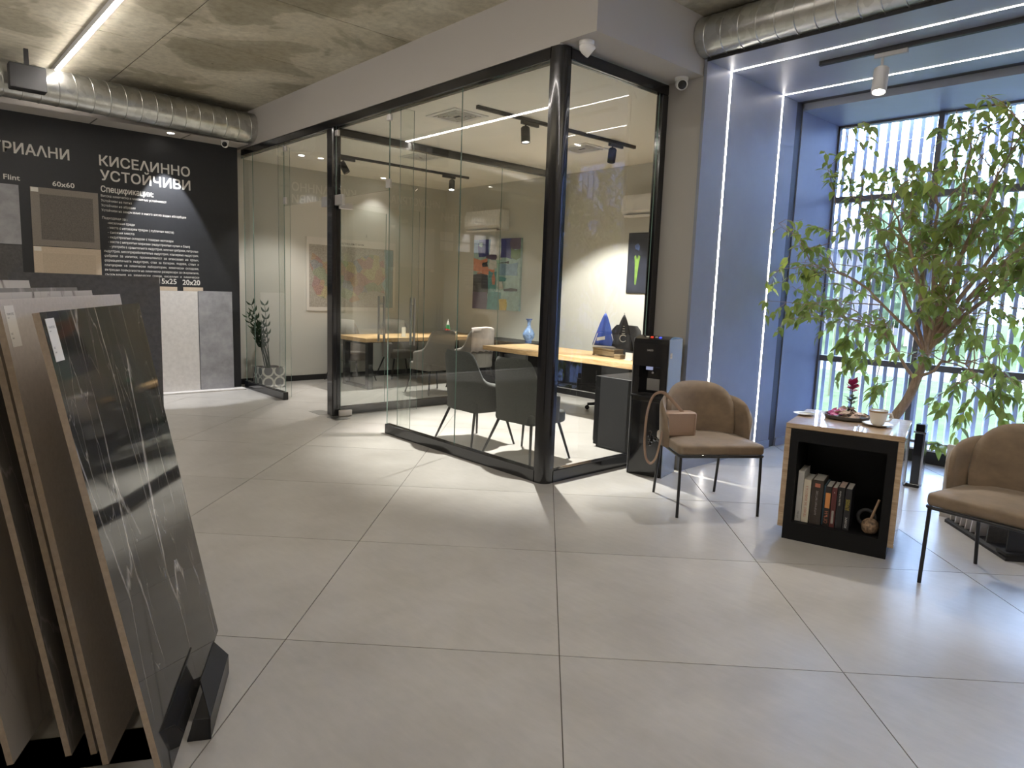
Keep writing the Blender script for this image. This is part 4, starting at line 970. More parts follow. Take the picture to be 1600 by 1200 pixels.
# pale cloths over chair backs
def drape(label, loc, rz, m, w=0.42, h0=0.72, nm='jacket'):
    t = thing(nm, label, 'jacket' if nm == 'jacket' else 'cloth', loc, rz)
    mb = MB(); nu, rows = 14, [(-0.055, 0.74), (-0.05, 0.90), (-0.035, 0.975), (0.0, 0.992), (0.045, 0.975), (0.06, 0.90), (0.07, h0)]
    vs = []
    for (dy, z) in rows:
        for i in range(nu+1):
            uu = -1+2*i/nu; a = uu*R(44)
            rr_ = 0.24+dy+0.10*(min(z, 0.95)-0.45)
            vs.append((math.sin(a)*(0.275+dy*0.4)*1.05, math.cos(a)*rr_, z-0.02*abs(uu)+(0.012*math.sin(i*2.1) if z < 0.8 else 0)))
    fs = [(k*(nu+1)+i, k*(nu+1)+i+1, (k+1)*(nu+1)+i+1, (k+1)*(nu+1)+i) for k in range(len(rows)-1) for i in range(nu)]
    o = mb.add(vs, fs).build('cloth', m, t, smooth=60)
    md = o.modifiers.new('thick', 'SOLIDIFY'); md.thickness = 0.006; return t
drape('pale pinkish jacket hung over the back of the right meeting chair', (6.80, 8.33, 0), R(177), 'jacket', h0=0.62)
drape('white cloth over the back of the far meeting chair under the map', (5.60, 10.03, 0), R(4), 'fabric_white', nm='seat_cover')
drape('white cloth over the back of the far meeting chair right of the map', (6.55, 10.03, 0), R(-3), 'fabric_white', nm='seat_cover')

# ================================================================ DESKS
dk = thing('office_desk', 'thick live edge oak desk top on black supports behind the grey armchairs', 'desk', (6.45, 5.6, 0))
def live_edge(x0, x1, y0, y1, z0, z1, amp, seed, alongy=True):
    rnd = random.Random(seed); n_ = 16; L = []; Rr = []
    for k in range(n_+1):
        t_ = k/n_
        if alongy:
            y = y0+(y1-y0)*t_; L.append((x0+rnd.uniform(0, amp), y)); Rr.append((x1-rnd.uniform(0, amp), y))
        else:
            x = x0+(x1-x0)*t_; L.append((x, y1-rnd.uniform(0, amp))); Rr.append((x, y0+rnd.uniform(0, amp)))
    return MB().prism(L+Rr[::-1], z0, z1)
live_edge(6.05, 6.93, 4.08, 7.22, 0.735, 0.792, 0.025, 3).build('desk_top', 'oak_desk', dk, world=True)
B(6.18, 6.22, 6.95, 6.99, 0, 0.735).build('leg', 'black_metal', dk, world=True); B(6.78, 6.82, 6.95, 6.99, 0, 0.735).build('leg', 'black_metal', dk, world=True)
B(6.18, 6.82, 6.955, 6.985, 0.69, 0.734).build('cross_bar', 'black_metal', dk, world=True)
B(6.62, 6.64, 4.7, 6.9, 0.30, 0.73).build('modesty_panel', 'black_laminate', dk, world=True)
sc_ = thing('side_cabinet', 'black laminate cabinet under the near end of the oak desk', 'cabinet', (5.9, 4.27, 0))
MB().box(5.285, 6.50, 4.02, 4.50, 0.03, 0.732, bev=0.003, seg=1).build('carcass', 'black_laminate', sc_, world=True)
B(5.31, 6.48, 4.04, 4.48, 0, 0.03).build('plinth', 'black_matt', sc_, world=True)
for k in range(2): MB().box(5.30+k*0.60, 5.885+k*0.60, 4.503, 4.518, 0.06, 0.71, bev=0.002, seg=1).build('door', 'black_laminate', sc_, world=True)
cr = thing('credenza', 'low black credenza along the meeting room right wall under the painting', 'cabinet', (7.42, 8.1, 0))
MB().box(7.15, 7.68, 7.47, 8.70, 0.04, 0.765, bev=0.003, seg=1).build('carcass', 'black_laminate', cr, world=True); B(7.18, 7.66, 7.50, 8.67, 0, 0.04).build('plinth', 'black_matt', cr, world=True)
for k in range(2): MB().box(7.138, 7.149, 7.48+k*0.61, 8.08+k*0.61, 0.06, 0.745, bev=0.002, seg=1).build('door', 'black_laminate', cr, world=True)
mtb = thing('meeting_table', 'long oak meeting table on black frame legs below the wall map', 'table', (6.4, 9.35, 0))
live_edge(5.22, 7.62, 8.90, 9.82, 0.715, 0.772, 0.03, 9, False).build('table_top', 'oak_table', mtb, world=True)
for x in (5.30, 7.45):
    MB().box(x, x+0.09, 8.98, 9.05, 0, 0.715).box(x, x+0.09, 9.66, 9.73, 0, 0.715).box(x, x+0.09, 9.05, 9.66, 0, 0.04).box(x, x+0.09, 9.05, 9.66, 0.675, 0.715).build('leg_frame', 'black_metal', mtb, world=True)
B(5.39, 7.45, 9.30, 9.38, 0.67, 0.714).build('cross_bar', 'black_metal', mtb, world=True)

# executive chair
ex = thing('executive_chair', 'black leather swivel chair behind the oak desk', 'chair', (7.12, 5.80, 0), R(-86))
for k in range(5):
    a = 2*PI*k/5; e = (0.30*math.cos(a), 0.30*math.sin(a))
    MB().tube([(0, 0, 0.10), (e[0], e[1], 0.075)], [0.028, 0.018], 8).build('base_arm', 'black_metal', ex, smooth=50)
    MB().lathe([(0.028, -0.014), (0.03, -0.01), (0.03, 0.01), (0.028, 0.014)], 14, T=Matrix.Translation((e[0], e[1], 0.031)) @ Matrix.Rotation(a, 4, 'Z') @ Matrix.Rotation(PI/2, 4, 'X')).build('caster', 'black_matt', ex, smooth=50)
MB().tube([(0, 0, 0.07), (0, 0, 0.42)], 0.028, 12).build('gas_column', 'black_metal', ex, smooth=50)
cushion(rounded([(-0.26, -0.27), (0.26, -0.27), (0.25, 0.24), (-0.25, 0.24)], 0.08), 0.42, 0.53, 0.02, 0.035).build('seat', 'black_leather', ex, smooth=60)
bk = MB()
prof_b = [(0.24, 0.48, 0.20), (0.27, 0.62, 0.27), (0.285, 0.80, 0.29), (0.32, 0.98, 0.27), (0.345, 1.08, 0.23), (0.35, 1.14, 0.17)]
vs = []
for (y, z, w) in prof_b:
    for i in range(13):
        uu = -1+2*i/12; vs.append((uu*w, y-0.05*uu*uu-0.055*(1-abs(uu)**4), z))
    for i in range(13):
        uu = 1-2*i/12; vs.append((uu*w, y-0.05*uu*uu+0.04*(1-abs(uu)**4), z))
n_ = 26
bk.add(vs, [(k*n_+i, k*n_+(i+1) % n_, (k+1)*n_+(i+1) % n_, (k+1)*n_+i) for k in range(len(prof_b)-1) for i in range(n_)]+[list(range(n_))[::-1], [(len(prof_b)-1)*n_+i for i in range(n_)]])
bk.build('backrest', 'black_leather', ex, smooth=60)
for sx in (-1, 1):
    MB().tube([(sx*0.27, 0.16, 0.46), (sx*0.31, 0.14, 0.64), (sx*0.31, -0.16, 0.66), (sx*0.28, -0.17, 0.48)], 0.02, 8).build('armrest', 'black_leather', ex, smooth=50)

# items on desk and table
bx = thing('carved_box', 'carved brown wooden box on the desk beneath the flags', 'box', (6.56, 5.42, 0.792), R(80))
MB().box(-0.20, 0.20, -0.075, 0.075, 0.012, 0.075, bev=0.004, seg=1).build('body', 'carved_wood', bx); MB().box(-0.205, 0.205, -0.08, 0.08, 0.076, 0.10, bev=0.006, seg=1).build('lid', 'carved_wood', bx)
for sx in (-1, 1):
    for sy in (-1, 1): B(sx*0.19-0.012, sx*0.19+0.012, sy*0.068-0.010, sy*0.068+0.010, 0, 0.012).build('foot', 'carved_wood', bx)
for k in range(9): MB().lathe([(0.002, 0), (0.014, 0.003), (0.002, 0.006)], 10, T=Matrix.Translation((-0.16+k*0.04, -0.074, 0.043)) @ Matrix.Rotation(PI/2, 4, 'X')).build('rosette', 'carved_wood', bx)
b2 = thing('trinket_box', 'small brown box at the right end of the carved box', 'box', (6.43, 5.13, 0.792), R(80))
MB().box(-0.055, 0.055, -0.04, 0.04, 0, 0.035, bev=0.003, seg=1).build('body', 'carved_wood', b2); MB().box(-0.058, 0.058, -0.043, 0.043, 0.0355, 0.055, bev=0.004, seg=1).build('lid', 'carved_wood', b2)
b3 = thing('card_holder', 'clear grey plastic card holder by the water cooler end of the desk', 'holder', (6.40, 4.96, 0.792), R(80))
MB().box(-0.06, 0.06, -0.03, 0.03, 0, 0.01).box(-0.06, 0.06, 0.0, 0.008, 0.01, 0.09).box(-0.06, 0.06, -0.03, -0.026, 0.01, 0.05).build('holder', 'acrylic', b3)
mat('flag_blue', (0.03, 0.07, 0.32), 0.6); mat('flag_black', (0.015, 0.015, 0.02), 0.6); mat('fl_white', (0.6, 0.6, 0.58), 0.7); mat('fl_green', (0.03, 0.22, 0.09), 0.7); mat('fl_red', (0.45, 0.03, 0.03), 0.7)
def table_flag(label, loc, h, w, rz, build, lean=0.0):
    t = thing('table_flag', label, 'flag', loc, rz)
    MB().lathe([(0.045, 0), (0.045, 0.008), (0.012, 0.014)], 20).build('base', 'chrome', t, smooth=40)
    MB().tube([(0, 0, 0.012), (0, 0, h)], 0.004, 8).build('staff', 'chrome', t, smooth=40)
    MB().lathe([(0.002, 0), (0.008, 0.006), (0.002, 0.016)], 10, (0, 0, h)).build('finial', 'chrome', t, smooth=40)
    build(t, h, w); return t
def cloth(t, h, w, m, nm='cloth', z0=0.0, z1=1.0, off=0.0):
    """hanging pennant: gathered at the staff top, spreading into soft folds below"""
    nu, nv = 14, 10; vs = []
    for j in range(nv+1):
        v_ = z0+(z1-z0)*j/nv; zz = h-0.01-v_*(h*0.82)
        for i in range(nu+1):
            uu = -1+2*i/nu; ww = w*(0.05+0.95*v_**0.8)
            vs.append((uu*ww, (0.018*math.sin(uu*6.0+1)-0.02)*v_+off-0.006, zz-0.10*h*abs(uu)*v_*(-0.6 if uu < 0 else 0.5)))
    fs = [(j*(nu+1)+i, j*(nu+1)+i+1, (j+1)*(nu+1)+i+1, (j+1)*(nu+1)+i) for j in range(nv) for i in range(nu)]
    o = MB().add(vs, fs).build(nm, m, t, smooth=80); md = o.modifiers.new('thick', 'SOLIDIFY'); md.thickness = 0.002; return o
def b_blue(t, h, w):
    cloth(t, h, w, 'flag_blue')
    q_ = MB()
    for sx in (-1, 1): q_.add([(sx*w*0.98, -0.045, h*0.17), (sx*w*0.90, -0.045, h*0.17), (sx*w*0.55, -0.040, h*0.50), (sx*w*0.62, -0.040, h*0.50)], [(0, 1, 2, 3)])
    q_.add([(-w*0.62, -0.050, h*0.40), (w*0.05, -0.050, h*0.44), (w*0.05, -0.050, h*0.36), (-w*0.62, -0.050, h*0.32)], [(0, 1, 2, 3)])
    q_.add([(-w*0.95, -0.047, h*0.17), (w*0.95, -0.047, h*0.13), (w*0.95, -0.047, h*0.20), (-w*0.95, -0.047, h*0.22)], [(0, 1, 2, 3)])
    o = q_.build('emblem', 'fl_white', t); md = o.modifiers.new('thick', 'SOLIDIFY'); md.thickness = 0.0015
def b_black(t, h, w):
    cloth(t, h, w, 'flag_black'); q_ = MB()
    q_.tube([(0.3*w*math.cos(a), -0.048, h*0.42+0.3*w*math.sin(a)) for a in [R(x) for x in range(40, 330, 20)]], 0.006, 6)
    for k in range(4): q_.box(-0.02+k*0.004, 0.02-k*0.003, -0.050, -0.047, h*0.53+k*0.03, h*0.545+k*0.03)
    q_.build('emblem', 'fl_white', t)
def b_tri(t, h, w):
    cloth(t, h, w, 'fl_white', 'white_stripe', 0.0, 0.36); cloth(t, h, w, 'fl_green', 'green_stripe', 0.36, 0.68); cloth(t, h, w, 'fl_red', 'red_stripe', 0.68, 1.0)
table_flag('blue table flag with white marks on the desk behind the carved box', (6.72, 5.62, 0.792), 0.53, 0.15, R(-52), b_blue)
table_flag('black table flag with a white emblem on the desk by the cooler', (6.82, 5.40, 0.792), 0.52, 0.14, R(-52), b_black)
table_flag('small white green and red table flag on the meeting table', (6.95, 9.20, 0.7725), 0.26, 0.055, R(-40), b_tri)
mat('vase_blue', (0.22, 0.34, 0.62), 0.25, var=0.55, scale=26, detail=3)
vz = thing('vase', 'blue and white porcelain vase on the black credenza', 'vase', (7.25, 7.56, 0.7655))
vb_ = MB().lathe([(0.045, 0), (0.050, 0.015), (0.044, 0.03), (0.085, 0.09), (0.092, 0.14), (0.070, 0.19), (0.030, 0.24), (0.024, 0.30), (0.034, 0.345), (0.052, 0.37), (0.046, 0.37), (0.02, 0.31)], 32).build('body', 'vase_blue', vz, smooth=60)
for z_, r_ in ((0.02, 0.0505), (0.235, 0.0325), (0.362, 0.0495)): MB().lathe([(r_-0.004, -0.006), (r_+0.0015, -0.003), (r_+0.0015, 0.003), (r_-0.004, 0.006)], 28, (0, 0, z_)).build('band', 'flag_blue', vb_, smooth=40)
cn = thing('candle_holder', 'small white candle cup on the meeting table beside the flag', 'candle', (7.12, 9.24, 0.7725))
MB().lathe([(0.035, 0), (0.04, 0.06), (0.036, 0.06), (0.03, 0.01)], 20).build('cup', 'porcelain', cn, smooth=50)
db = thing('desk_sign', 'pale standing card on the meeting table by the glass', 'sign', (6.02, 9.12, 0.7725), R(20))
MB().box(-0.05, 0.05, -0.004, 0.004, 0, 0.15).build('card', 'vase_blue' if False else 'paper', db); MB().box(-0.055, 0.055, -0.03, 0.03, 0, 0.006).build('foot', 'acrylic', db)

# ================================================================ ON THE WALLS
# wall map, flat print
mp = thing('wall_map', 'large coloured wall map with a white margin in the meeting room', 'map', (5.81, 10.335, 1.12))
T0 = frame_T((4.985, 10.334, 1.12), (1, 0, 0), (0, 0, 1)); MW, MH = 1.65, 1.165
MB().box(0, MW, 0, MH, -0.012, 0.0, T=T0).build('backing', 'paper', mp, world=True)
m, n, b, out = nodes('map_print')
v = coords(n, (1, 1, 1)); nz = N(n, 'TexNoise', Scale=9.0, Detail=6.0); n.links.new(v, nz.inputs['Vector'])
ad = N(n, 'VectorMath', operation='MULTIPLY_ADD'); ad.inputs[1].default_value = (0.10, 0.10, 0.10); n.links.new(nz.outputs['Color'], ad.inputs[0]); n.links.new(v, ad.inputs[2])
vo = N(n, 'TexVoronoi', Scale=6.5); n.links.new(ad.outputs[0], vo.inputs['Vector'])
sp_ = N(n, 'SeparateColor'); n.links.new(vo.outputs['Color'], sp_.inputs[0])
cr_ = ramp(n, sp_.outputs[0], [(0.0, (0.40, 0.27, 0.24)), (0.18, (0.45, 0.40, 0.25)), (0.34, (0.31, 0.34, 0.25)), (0.5, (0.43, 0.32, 0.23)), (0.66, (0.38, 0.36, 0.30)), (0.8, (0.31, 0.32, 0.33)), (0.9, (0.38, 0.27, 0.26))])
cr_.node.color_ramp.interpolation = 'CONSTANT'
f2 = N(n, 'TexNoise', Scale=60.0, Detail=4.0); n.links.new(v, f2.inputs['Vector'])
mm = N(n, 'Mix', data_type='RGBA', blend_type='MULTIPLY'); mm.inputs[0].default_value = 0.75; n.links.new(cr_, mm.inputs[6]); n.links.new(ramp(n, f2.outputs[0], [(0.35, (0.6, 0.6, 0.6)), (0.6, (1.1, 1.1, 1.1))]), mm.inputs[7])
n.links.new(mm.outputs[2], b.inputs['Base Color']); b.inputs['Roughness'].default_value = 0.5
mat('map_outside', (0.38, 0.36, 0.32), 0.5, var=0.25, scale=40, detail=6); mat('map_sea', (0.30, 0.40, 0.42), 0.5, var=0.1, scale=10)
sh = MB().box(0.045, MW-0.045, 0.06, MH-0.115, 0.0002, 0.0010, T=T0); sh.build('map_sheet', 'map_outside', mp, world=True)
outl = [(0.10, 0.92), (0.06, 0.72), (0.13, 0.55), (0.09, 0.40), (0.17, 0.25), (0.36, 0.17), (0.60, 0.24), (0.80, 0.14), (1.02, 0.20), (1.10, 0.33), (1.28, 0.34), (1.44, 0.30), (1.36, 0.46), (1.45, 0.58), (1.42, 0.78), (1.40, 0.93), (1.16, 0.95), (0.98, 0.90), (0.80, 0.80), (0.55, 0.83), (0.30, 0.78), (0.20, 0.86)]
MB().prism(outl, 0.0012, 0.0018, T=T0).build('country_print', 'map_print', mp, world=True)
MB().prism([(1.46, 0.06), (1.60, 0.06), (1.60, 1.04), (1.42, 1.04), (1.44, 0.8), (1.47, 0.58), (1.38, 0.46), (1.46, 0.32)], 0.0012, 0.0017, T=T0).build('sea_print', 'map_sea', mp, world=True)
lt = MB(); letters(lt, 'РЕПУБЛИКА БЪЛГАРИЯ', T0 @ Matrix.Translation((0.52, MH-0.085, 0.0012)), 0.030, width=0.50); lt.build('lettering', 'letter_black', mp, world=True)
gm = MB()
for k in range(14): gm.box(1.475, 1.592, 0.12+k*0.045, 0.122+k*0.045, 0.0018, 0.0022, T=T0)
for k in range(4): gm.box(1.475+k*0.039, 1.477+k*0.039, 0.12, 0.707, 0.0018, 0.0022, T=T0)
gm.build('legend_grid', 'ink_grey', mp, world=True)
for x in (5.55, 6.06):
    hk = thing('wall_hook', 'small metal hook on the wall above the map, '+('left one' if x < 5.8 else 'right one'), 'hook', (x, 10.349, 2.37))
    MB().tube([(0, 0, 0.02), (0, -0.012, 0.018), (0, -0.014, -0.01), (0, -0.006, -0.018)], 0.005, 6).build('hook', 'steel', hk)

# abstract painting on canvas: colour patches are flat print
PAL = {'p_teal': (0.10, 0.30, 0.31), 'p_pale': (0.34, 0.50, 0.49), 'p_coral': (0.62, 0.25, 0.15), 'p_navy': (0.04, 0.05, 0.22), 'p_ink': (0.03, 0.03, 0.035), 'p_yellow': (0.62, 0.45, 0.05), 'p_sky': (0.22, 0.36, 0.50), 'p_green': (0.10, 0.18, 0.05), 'p_plum': (0.10, 0.07, 0.13), 'p_white': (0.60, 0.60, 0.58)}
for k, c in PAL.items(): mat(k, c, 0.45, var=0.22, scale=14, detail=6, bump=0.1)
pa = thing('painting', 'abstract blue, coral and teal canvas on the meeting room wall', 'painting', (7.68, 8.82, 1.22))
T1 = frame_T((7.652, 9.43, 1.22), (0, -1, 0), (0, 0, 1)); PW, PH = 1.19, 1.18      # u runs left to right as seen
MB().box(0, PW, 0, PH, -0.045, 0.0, T=T1).build('canvas', 'p_pale', pa, world=True)
patches = [('p_sky', 0, 0.80, .40, 1.0), ('p_navy', .10, .76, .34, 1.0), ('p_white', .36, .72, .60, 1.0), ('p_navy', .60, .72, .82, 1.0), ('p_plum', .80, .84, 1.0, 1.0), ('p_green', .82, .72, 1.0, .85), ('p_coral', 0, .54, .30, .72), ('p_coral', .20, .50, .48, .60), ('p_coral', .10, .36, .22, .52), ('p_ink', .20, .62, .31, .67), ('p_ink', 0, 0.22, .34, .50), ('p_plum', 0, 0, .33, .24), ('p_teal', .33, 0, .62, .26), ('p_teal', .34, .25, .50, .54), ('p_sky', .55, .48, .95, .66), ('p_yellow', .60, 0, .76, .17), ('p_ink', .52, .655, .78, .675), ('p_ink', .68, .27, .96, .30), ('p_white', .35, .58, .52, .70), ('p_white', .56, .30, .66, .42), ('p_plum', .28, .72, .50, .78), ('p_coral', .44, .36, .49, .52), ('p_teal', .58, .40, .72, .46), ('p_pale', .12, .90, .20, .96)]
rnd = random.Random(5); pats = {}
for k, (c, a, b0, d, e) in enumerate(patches):
    bl = []
    for (x, y) in ((a, b0), ((a+d)/2, b0), (d, b0), (d, (b0+e)/2), (d, e), ((a+d)/2, e), (a, e), (a, (b0+e)/2)):
        jx = 0 if x in (0, 1.0) else rnd.uniform(-.018, .018); jy = 0 if y in (0, 1.0) else rnd.uniform(-.018, .018)
        bl.append(((x+jx)*PW, (y+jy)*PH))
    pats.setdefault(c, MB()).prism(bl, 0.0003, 0.0012+0.0004*k, T=T1)
for c, q_ in pats.items(): q_.build('painted_patch', c, pa, world=True, kind='stuff')

pf = thing('picture', 'dark framed picture of a single tulip on the office right wall', 'picture', (7.69, 5.78, 1.57))
T2 = frame_T((7.685, 6.085, 1.575), (0, -1, 0), (0, 0, 1))
mat('picture_dark', (0.030, 0.034, 0.05), 0.35, var=0.4, scale=5); mat('tulip_green', (0.14, 0.24, 0.05), 0.5, var=0.3, scale=12); mat('tulip_blue', (0.08, 0.12, 0.26), 0.5, var=0.4, scale=20)
MB().box(0, 0.60, 0, 0.82, -0.012, 0.0, T=T2).build('frame', 'black_matt', pf, world=True); MB().box(0.012, 0.588, 0.012, 0.808, 0.0004, 0.001, T=T2).build('print', 'picture_dark', pf, world=True)
MB().prism([(0.14, 0.12), (0.165, 0.12), (0.20, 0.42), (0.215, 0.50), (0.185, 0.52), (0.16, 0.46), (0.14, 0.52), (0.115, 0.50), (0.13, 0.40)], 0.0012, 0.0018, T=T2).build('tulip_leaf', 'tulip_green', pf, world=True)
MB().prism([(0.13, 0.60), (0.19, 0.58), (0.20, 0.64), (0.17, 0.68), (0.11, 0.65)], 0.0012, 0.0018, T=T2).build('tulip_bloom', 'tulip_blue', pf, world=True)

def aircon(label, y1, y0, z0, z1):
    t = thing('air_conditioner', label, 'air conditioner', (7.60, (y0+y1)/2, z0))
    L = y1-y0; h = z1-z0; pr = [(0.10, 0.0), (0.10, h), (-0.08, h), (-0.115, h*0.75), (-0.12, h*0.25), (-0.09, 0.03), (-0.03, 0.0)]
    n_ = len(pr); vs = [(x, -L/2, z) for x, z in pr]+[(x, L/2, z) for x, z in pr]
    MB().add(vs, [list(range(n_)), list(range(n_, 2*n_))[::-1]]+[(i, (i+1) % n_, n_+(i+1) % n_, n_+i) for i in range(n_)]).build('body', 'white_plastic', t, smooth=30)
    MB().box(-0.112, -0.105, -L/2+0.05, L/2-0.05, 0.022, 0.05, T=Matrix.Rotation(R(-20), 4, 'Y')).build('air_flap', 'white_plastic', t)
    B(-0.10, -0.035, -L/2+0.04, L/2-0.04, -0.002, 0.012).build('outlet', 'grey_plastic', t)
    return t
aircon('white air conditioner on the wall above the abstract painting', 9.50, 8.60, 2.53, 2.86)
aircon('white air conditioner on the wall above the tulip picture', 6.08, 5.12, 2.60, 2.88)

# ================================================================ POTTED PLANTS
def leaf_blade(L, w, fold=0.25, droop=0.25, n_=6):
    """ovate leaf with a folded midrib and a drawn out tip; lies along +x"""
    vs = []; fs = []
    for k in range(n_+1):
        t_ = k/n_; ww = w*0.5*math.sin(PI*min(1.0, t_**0.72))*(1.0-0.25*t_); z = -droop*L*t_*t_
        vs += [(L*t_, -ww, z+fold*ww), (L*t_, 0, z), (L*t_, ww, z+fold*ww)]
    for k in range(n_):
        a = k*3; fs += [(a, a+3, a+4, a+1), (a+1, a+4, a+5, a+2)]
    return vs, fs
zp = thing('potted_zz_plant', 'dark green potted plant in a square patterned pot inside the glass corner', 'plant', (4.19, 9.93+0.0, 0))
mat('pot_pattern', (0.5, 0.49, 0.45), 0.5)
m = MATS['pot_pattern']; n = m.node_tree; b = [x for x in n.nodes if x.type == 'BSDF_PRINCIPLED'][0]
v = coords(n, (5.9, 5.9, 5.9)); fr_ = N(n, 'VectorMath', operation='FRACTION'); n.links.new(v, fr_.inputs[0])
sb = N(n, 'VectorMath', operation='SUBTRACT'); sb.inputs[1].default_value = (0.5, 0.5, 0.5); n.links.new(fr_.outputs[0], sb.inputs[0])
ln = N(n, 'VectorMath', operation='LENGTH'); n.links.new(sb.outputs[0], ln.inputs[0])
sn = N(n, 'Math', operation='SINE'); ml_ = N(n, 'Math', operation='MULTIPLY'); ml_.inputs[1].default_value = 21.0; n.links.new(ln.outputs['Value'], ml_.inputs[0]); n.links.new(ml_.outputs[0], sn.inputs[0])
n.links.new(ramp(n, sn.outputs[0], [(0.42, (0.13, 0.13, 0.13)), (0.55, (0.56, 0.55, 0.50))]), b.inputs['Base Color'])
MB().box(-0.17, 0.17, -0.17, 0.17, 0, 0.012).box(-0.17, -0.155, -0.17, 0.17, 0.012, 0.30).box(0.155, 0.17, -0.17, 0.17, 0.012, 0.30).box(-0.155, 0.155, -0.17, -0.155, 0.012, 0.30).box(-0.155, 0.155, 0.155, 0.17, 0.012, 0.30).build('pot', 'pot_pattern', zp)
B(-0.155, 0.155, -0.155, 0.155, 0.20, 0.26).build('soil', 'bark', zp)
rnd = random.Random(11)
for k in range(9):
    a = rnd.uniform(1.2, 5.0); ln_ = rnd.uniform(0.55, 0.95); tip = Vector((0.22*math.cos(a)*rnd.uniform(.5, 1.1)-0.06, 0.18*math.sin(a)*0.6, 0.26+ln_))
    base = Vector((rnd.uniform(-.05, .05), rnd.uniform(-.05, .05), 0.25)); pth = [base.lerp(tip, q_/8)+Vector((0, 0, 0.05*math.sin(PI*q_/8))) for q_ in range(9)]
    MB().tube(pth, [0.008-0.0006*q_ for q_ in range(9)], 6).build('stem', 'zz_leaf', zp, smooth=60)
    for q_ in range(4, 9):
        for sd in (-1, 1):
            d = (pth[q_]-pth[q_-1]).normalized(); side = d.cross(Vector((0.4, -1, 0))).normalized()*sd
            x_ = (side*0.9+d*0.6).normalized(); y_ = x_.cross(d).normalized(); zz = x_.cross(y_)
            T = Matrix(((x_.x, y_.x, zz.x, pth[q_].x), (x_.y, y_.y, zz.y, pth[q_].y), (x_.z, y_.z, zz.z, pth[q_].z), (0, 0, 0, 1)))
            vs, fs = leaf_blade(0.115, 0.058); MB().add(vs, fs, T=T).build('leaf', 'zz_leaf', zp)

# big weeping fig by the window
fg = thing('potted_ficus', 'tall leafy weeping fig tree in front of the window', 'plant', (6.80, 2.26, 0))
MB().lathe([(0.14, 0), (0.155, 0.01), (0.185, 0.36), (0.178, 0.37), (0.168, 0.36), (0.16, 0.31)], 32).build('planter', 'black_matt', fg, smooth=40)
MB().lathe([(0.165, 0.30), (0.165, 0.325)], 24).build('soil', 'bark', fg)
rnd = random.Random(23)
org = Vector((6.80, 2.26, 0))
def W2(x, y, z): return Vector((x, y, z))-org
trunk = spl([W2(6.80, 2.26, 0.31), W2(6.78, 2.20, 0.50), W2(6.73, 2.08, 0.72), W2(6.70, 2.00, 0.98), W2(6.70, 1.96, 1.18)], 5)
MB().tube(trunk, [0.046-0.0006*k for k in range(len(trunk))], 12).build('trunk', 'bark', fg, smooth=60)
crotch = [W2(6.70, 1.97, 1.12), W2(6.71, 2.02, 0.88), W2(6.70, 1.96, 1.18)]
limbs = [  # start, target, droop
 (2, (6.62, 2.02, 2.55)), (2, (6.80, 1.80, 2.95)), (2, (6.55, 1.45, 2.85)), (0, (6.70, 2.75, 2.50)), (0, (6.60, 3.00, 1.85)), (2, (6.95, 1.25, 2.45)),
 (0, (6.55, 1.30, 1.75)), (2, (6.90, 0.85, 2.05)), (1, (6.45, 1.50, 0.95)), (1, (6.60, 2.62, 1.35)), (2, (6.35, 2.25, 2.30)), (2, (7.05, 2.30, 2.35)), (0, (6.30, 1.75, 1.55)), (2, (6.75, 0.75, 2.65))]
tips = []; tw = MB()
def grow(a, b_, sag, n_=8):
    P = []
    for k in range(n_+1):
        t_ = k/n_; p = a.lerp(b_, t_)+Vector((0, 0, sag*math.sin(PI*t_*0.9))); P.append(p+Vector((rnd.uniform(-.02, .02), rnd.uniform(-.02, .02), rnd.uniform(-.02, .02)))*min(1, k))
    return P
for st_, tg in limbs:
    a = crotch[st_]; b_ = W2(*tg); P = grow(a, b_, 0.18)
    rb = 0.024 if st_ == 2 else 0.016
    MB().tube(P, [rb*(1-0.8*k/8) for k in range(9)], 8).build('branch', 'bark', fg, smooth=60)
    for q_ in range(9):
        s = P[min(8, 3+int(q_*0.66))]; dirn = (b_-a).normalized()
        e = s+Vector((rnd.gauss(0, 0.22), rnd.gauss(0, 0.30), rnd.gauss(0.02, 0.20)))+dirn*0.22
        e.y = min(e.y, 3.30-org.y); e.x = min(max(e.x, 6.1-org.x), 7.45-org.x); e.z = min(e.z, 3.14)
        Q = grow(s, e, 0.06, 5); tw.tube(Q, [0.006*(1-0.7*k/5) for k in range(6)], 5)
        for w_ in range(4):
            s2 = Q[2+min(w_, 3)]; e2 = s2+Vector((rnd.gauss(0, 0.13), rnd.gauss(0, 0.16), rnd.gauss(-0.09, 0.11)))
            e2.y = min(e2.y, 3.36-org.y); e2.x = min(max(e2.x, 6.05-org.x), 7.5-org.x); e2.z = min(e2.z, 3.17)
            Q2 = grow(s2, e2, 0.03, 4); tw.tube(Q2, [0.003*(1-0.6*k/4) for k in range(5)], 4); tips.append(Q2)
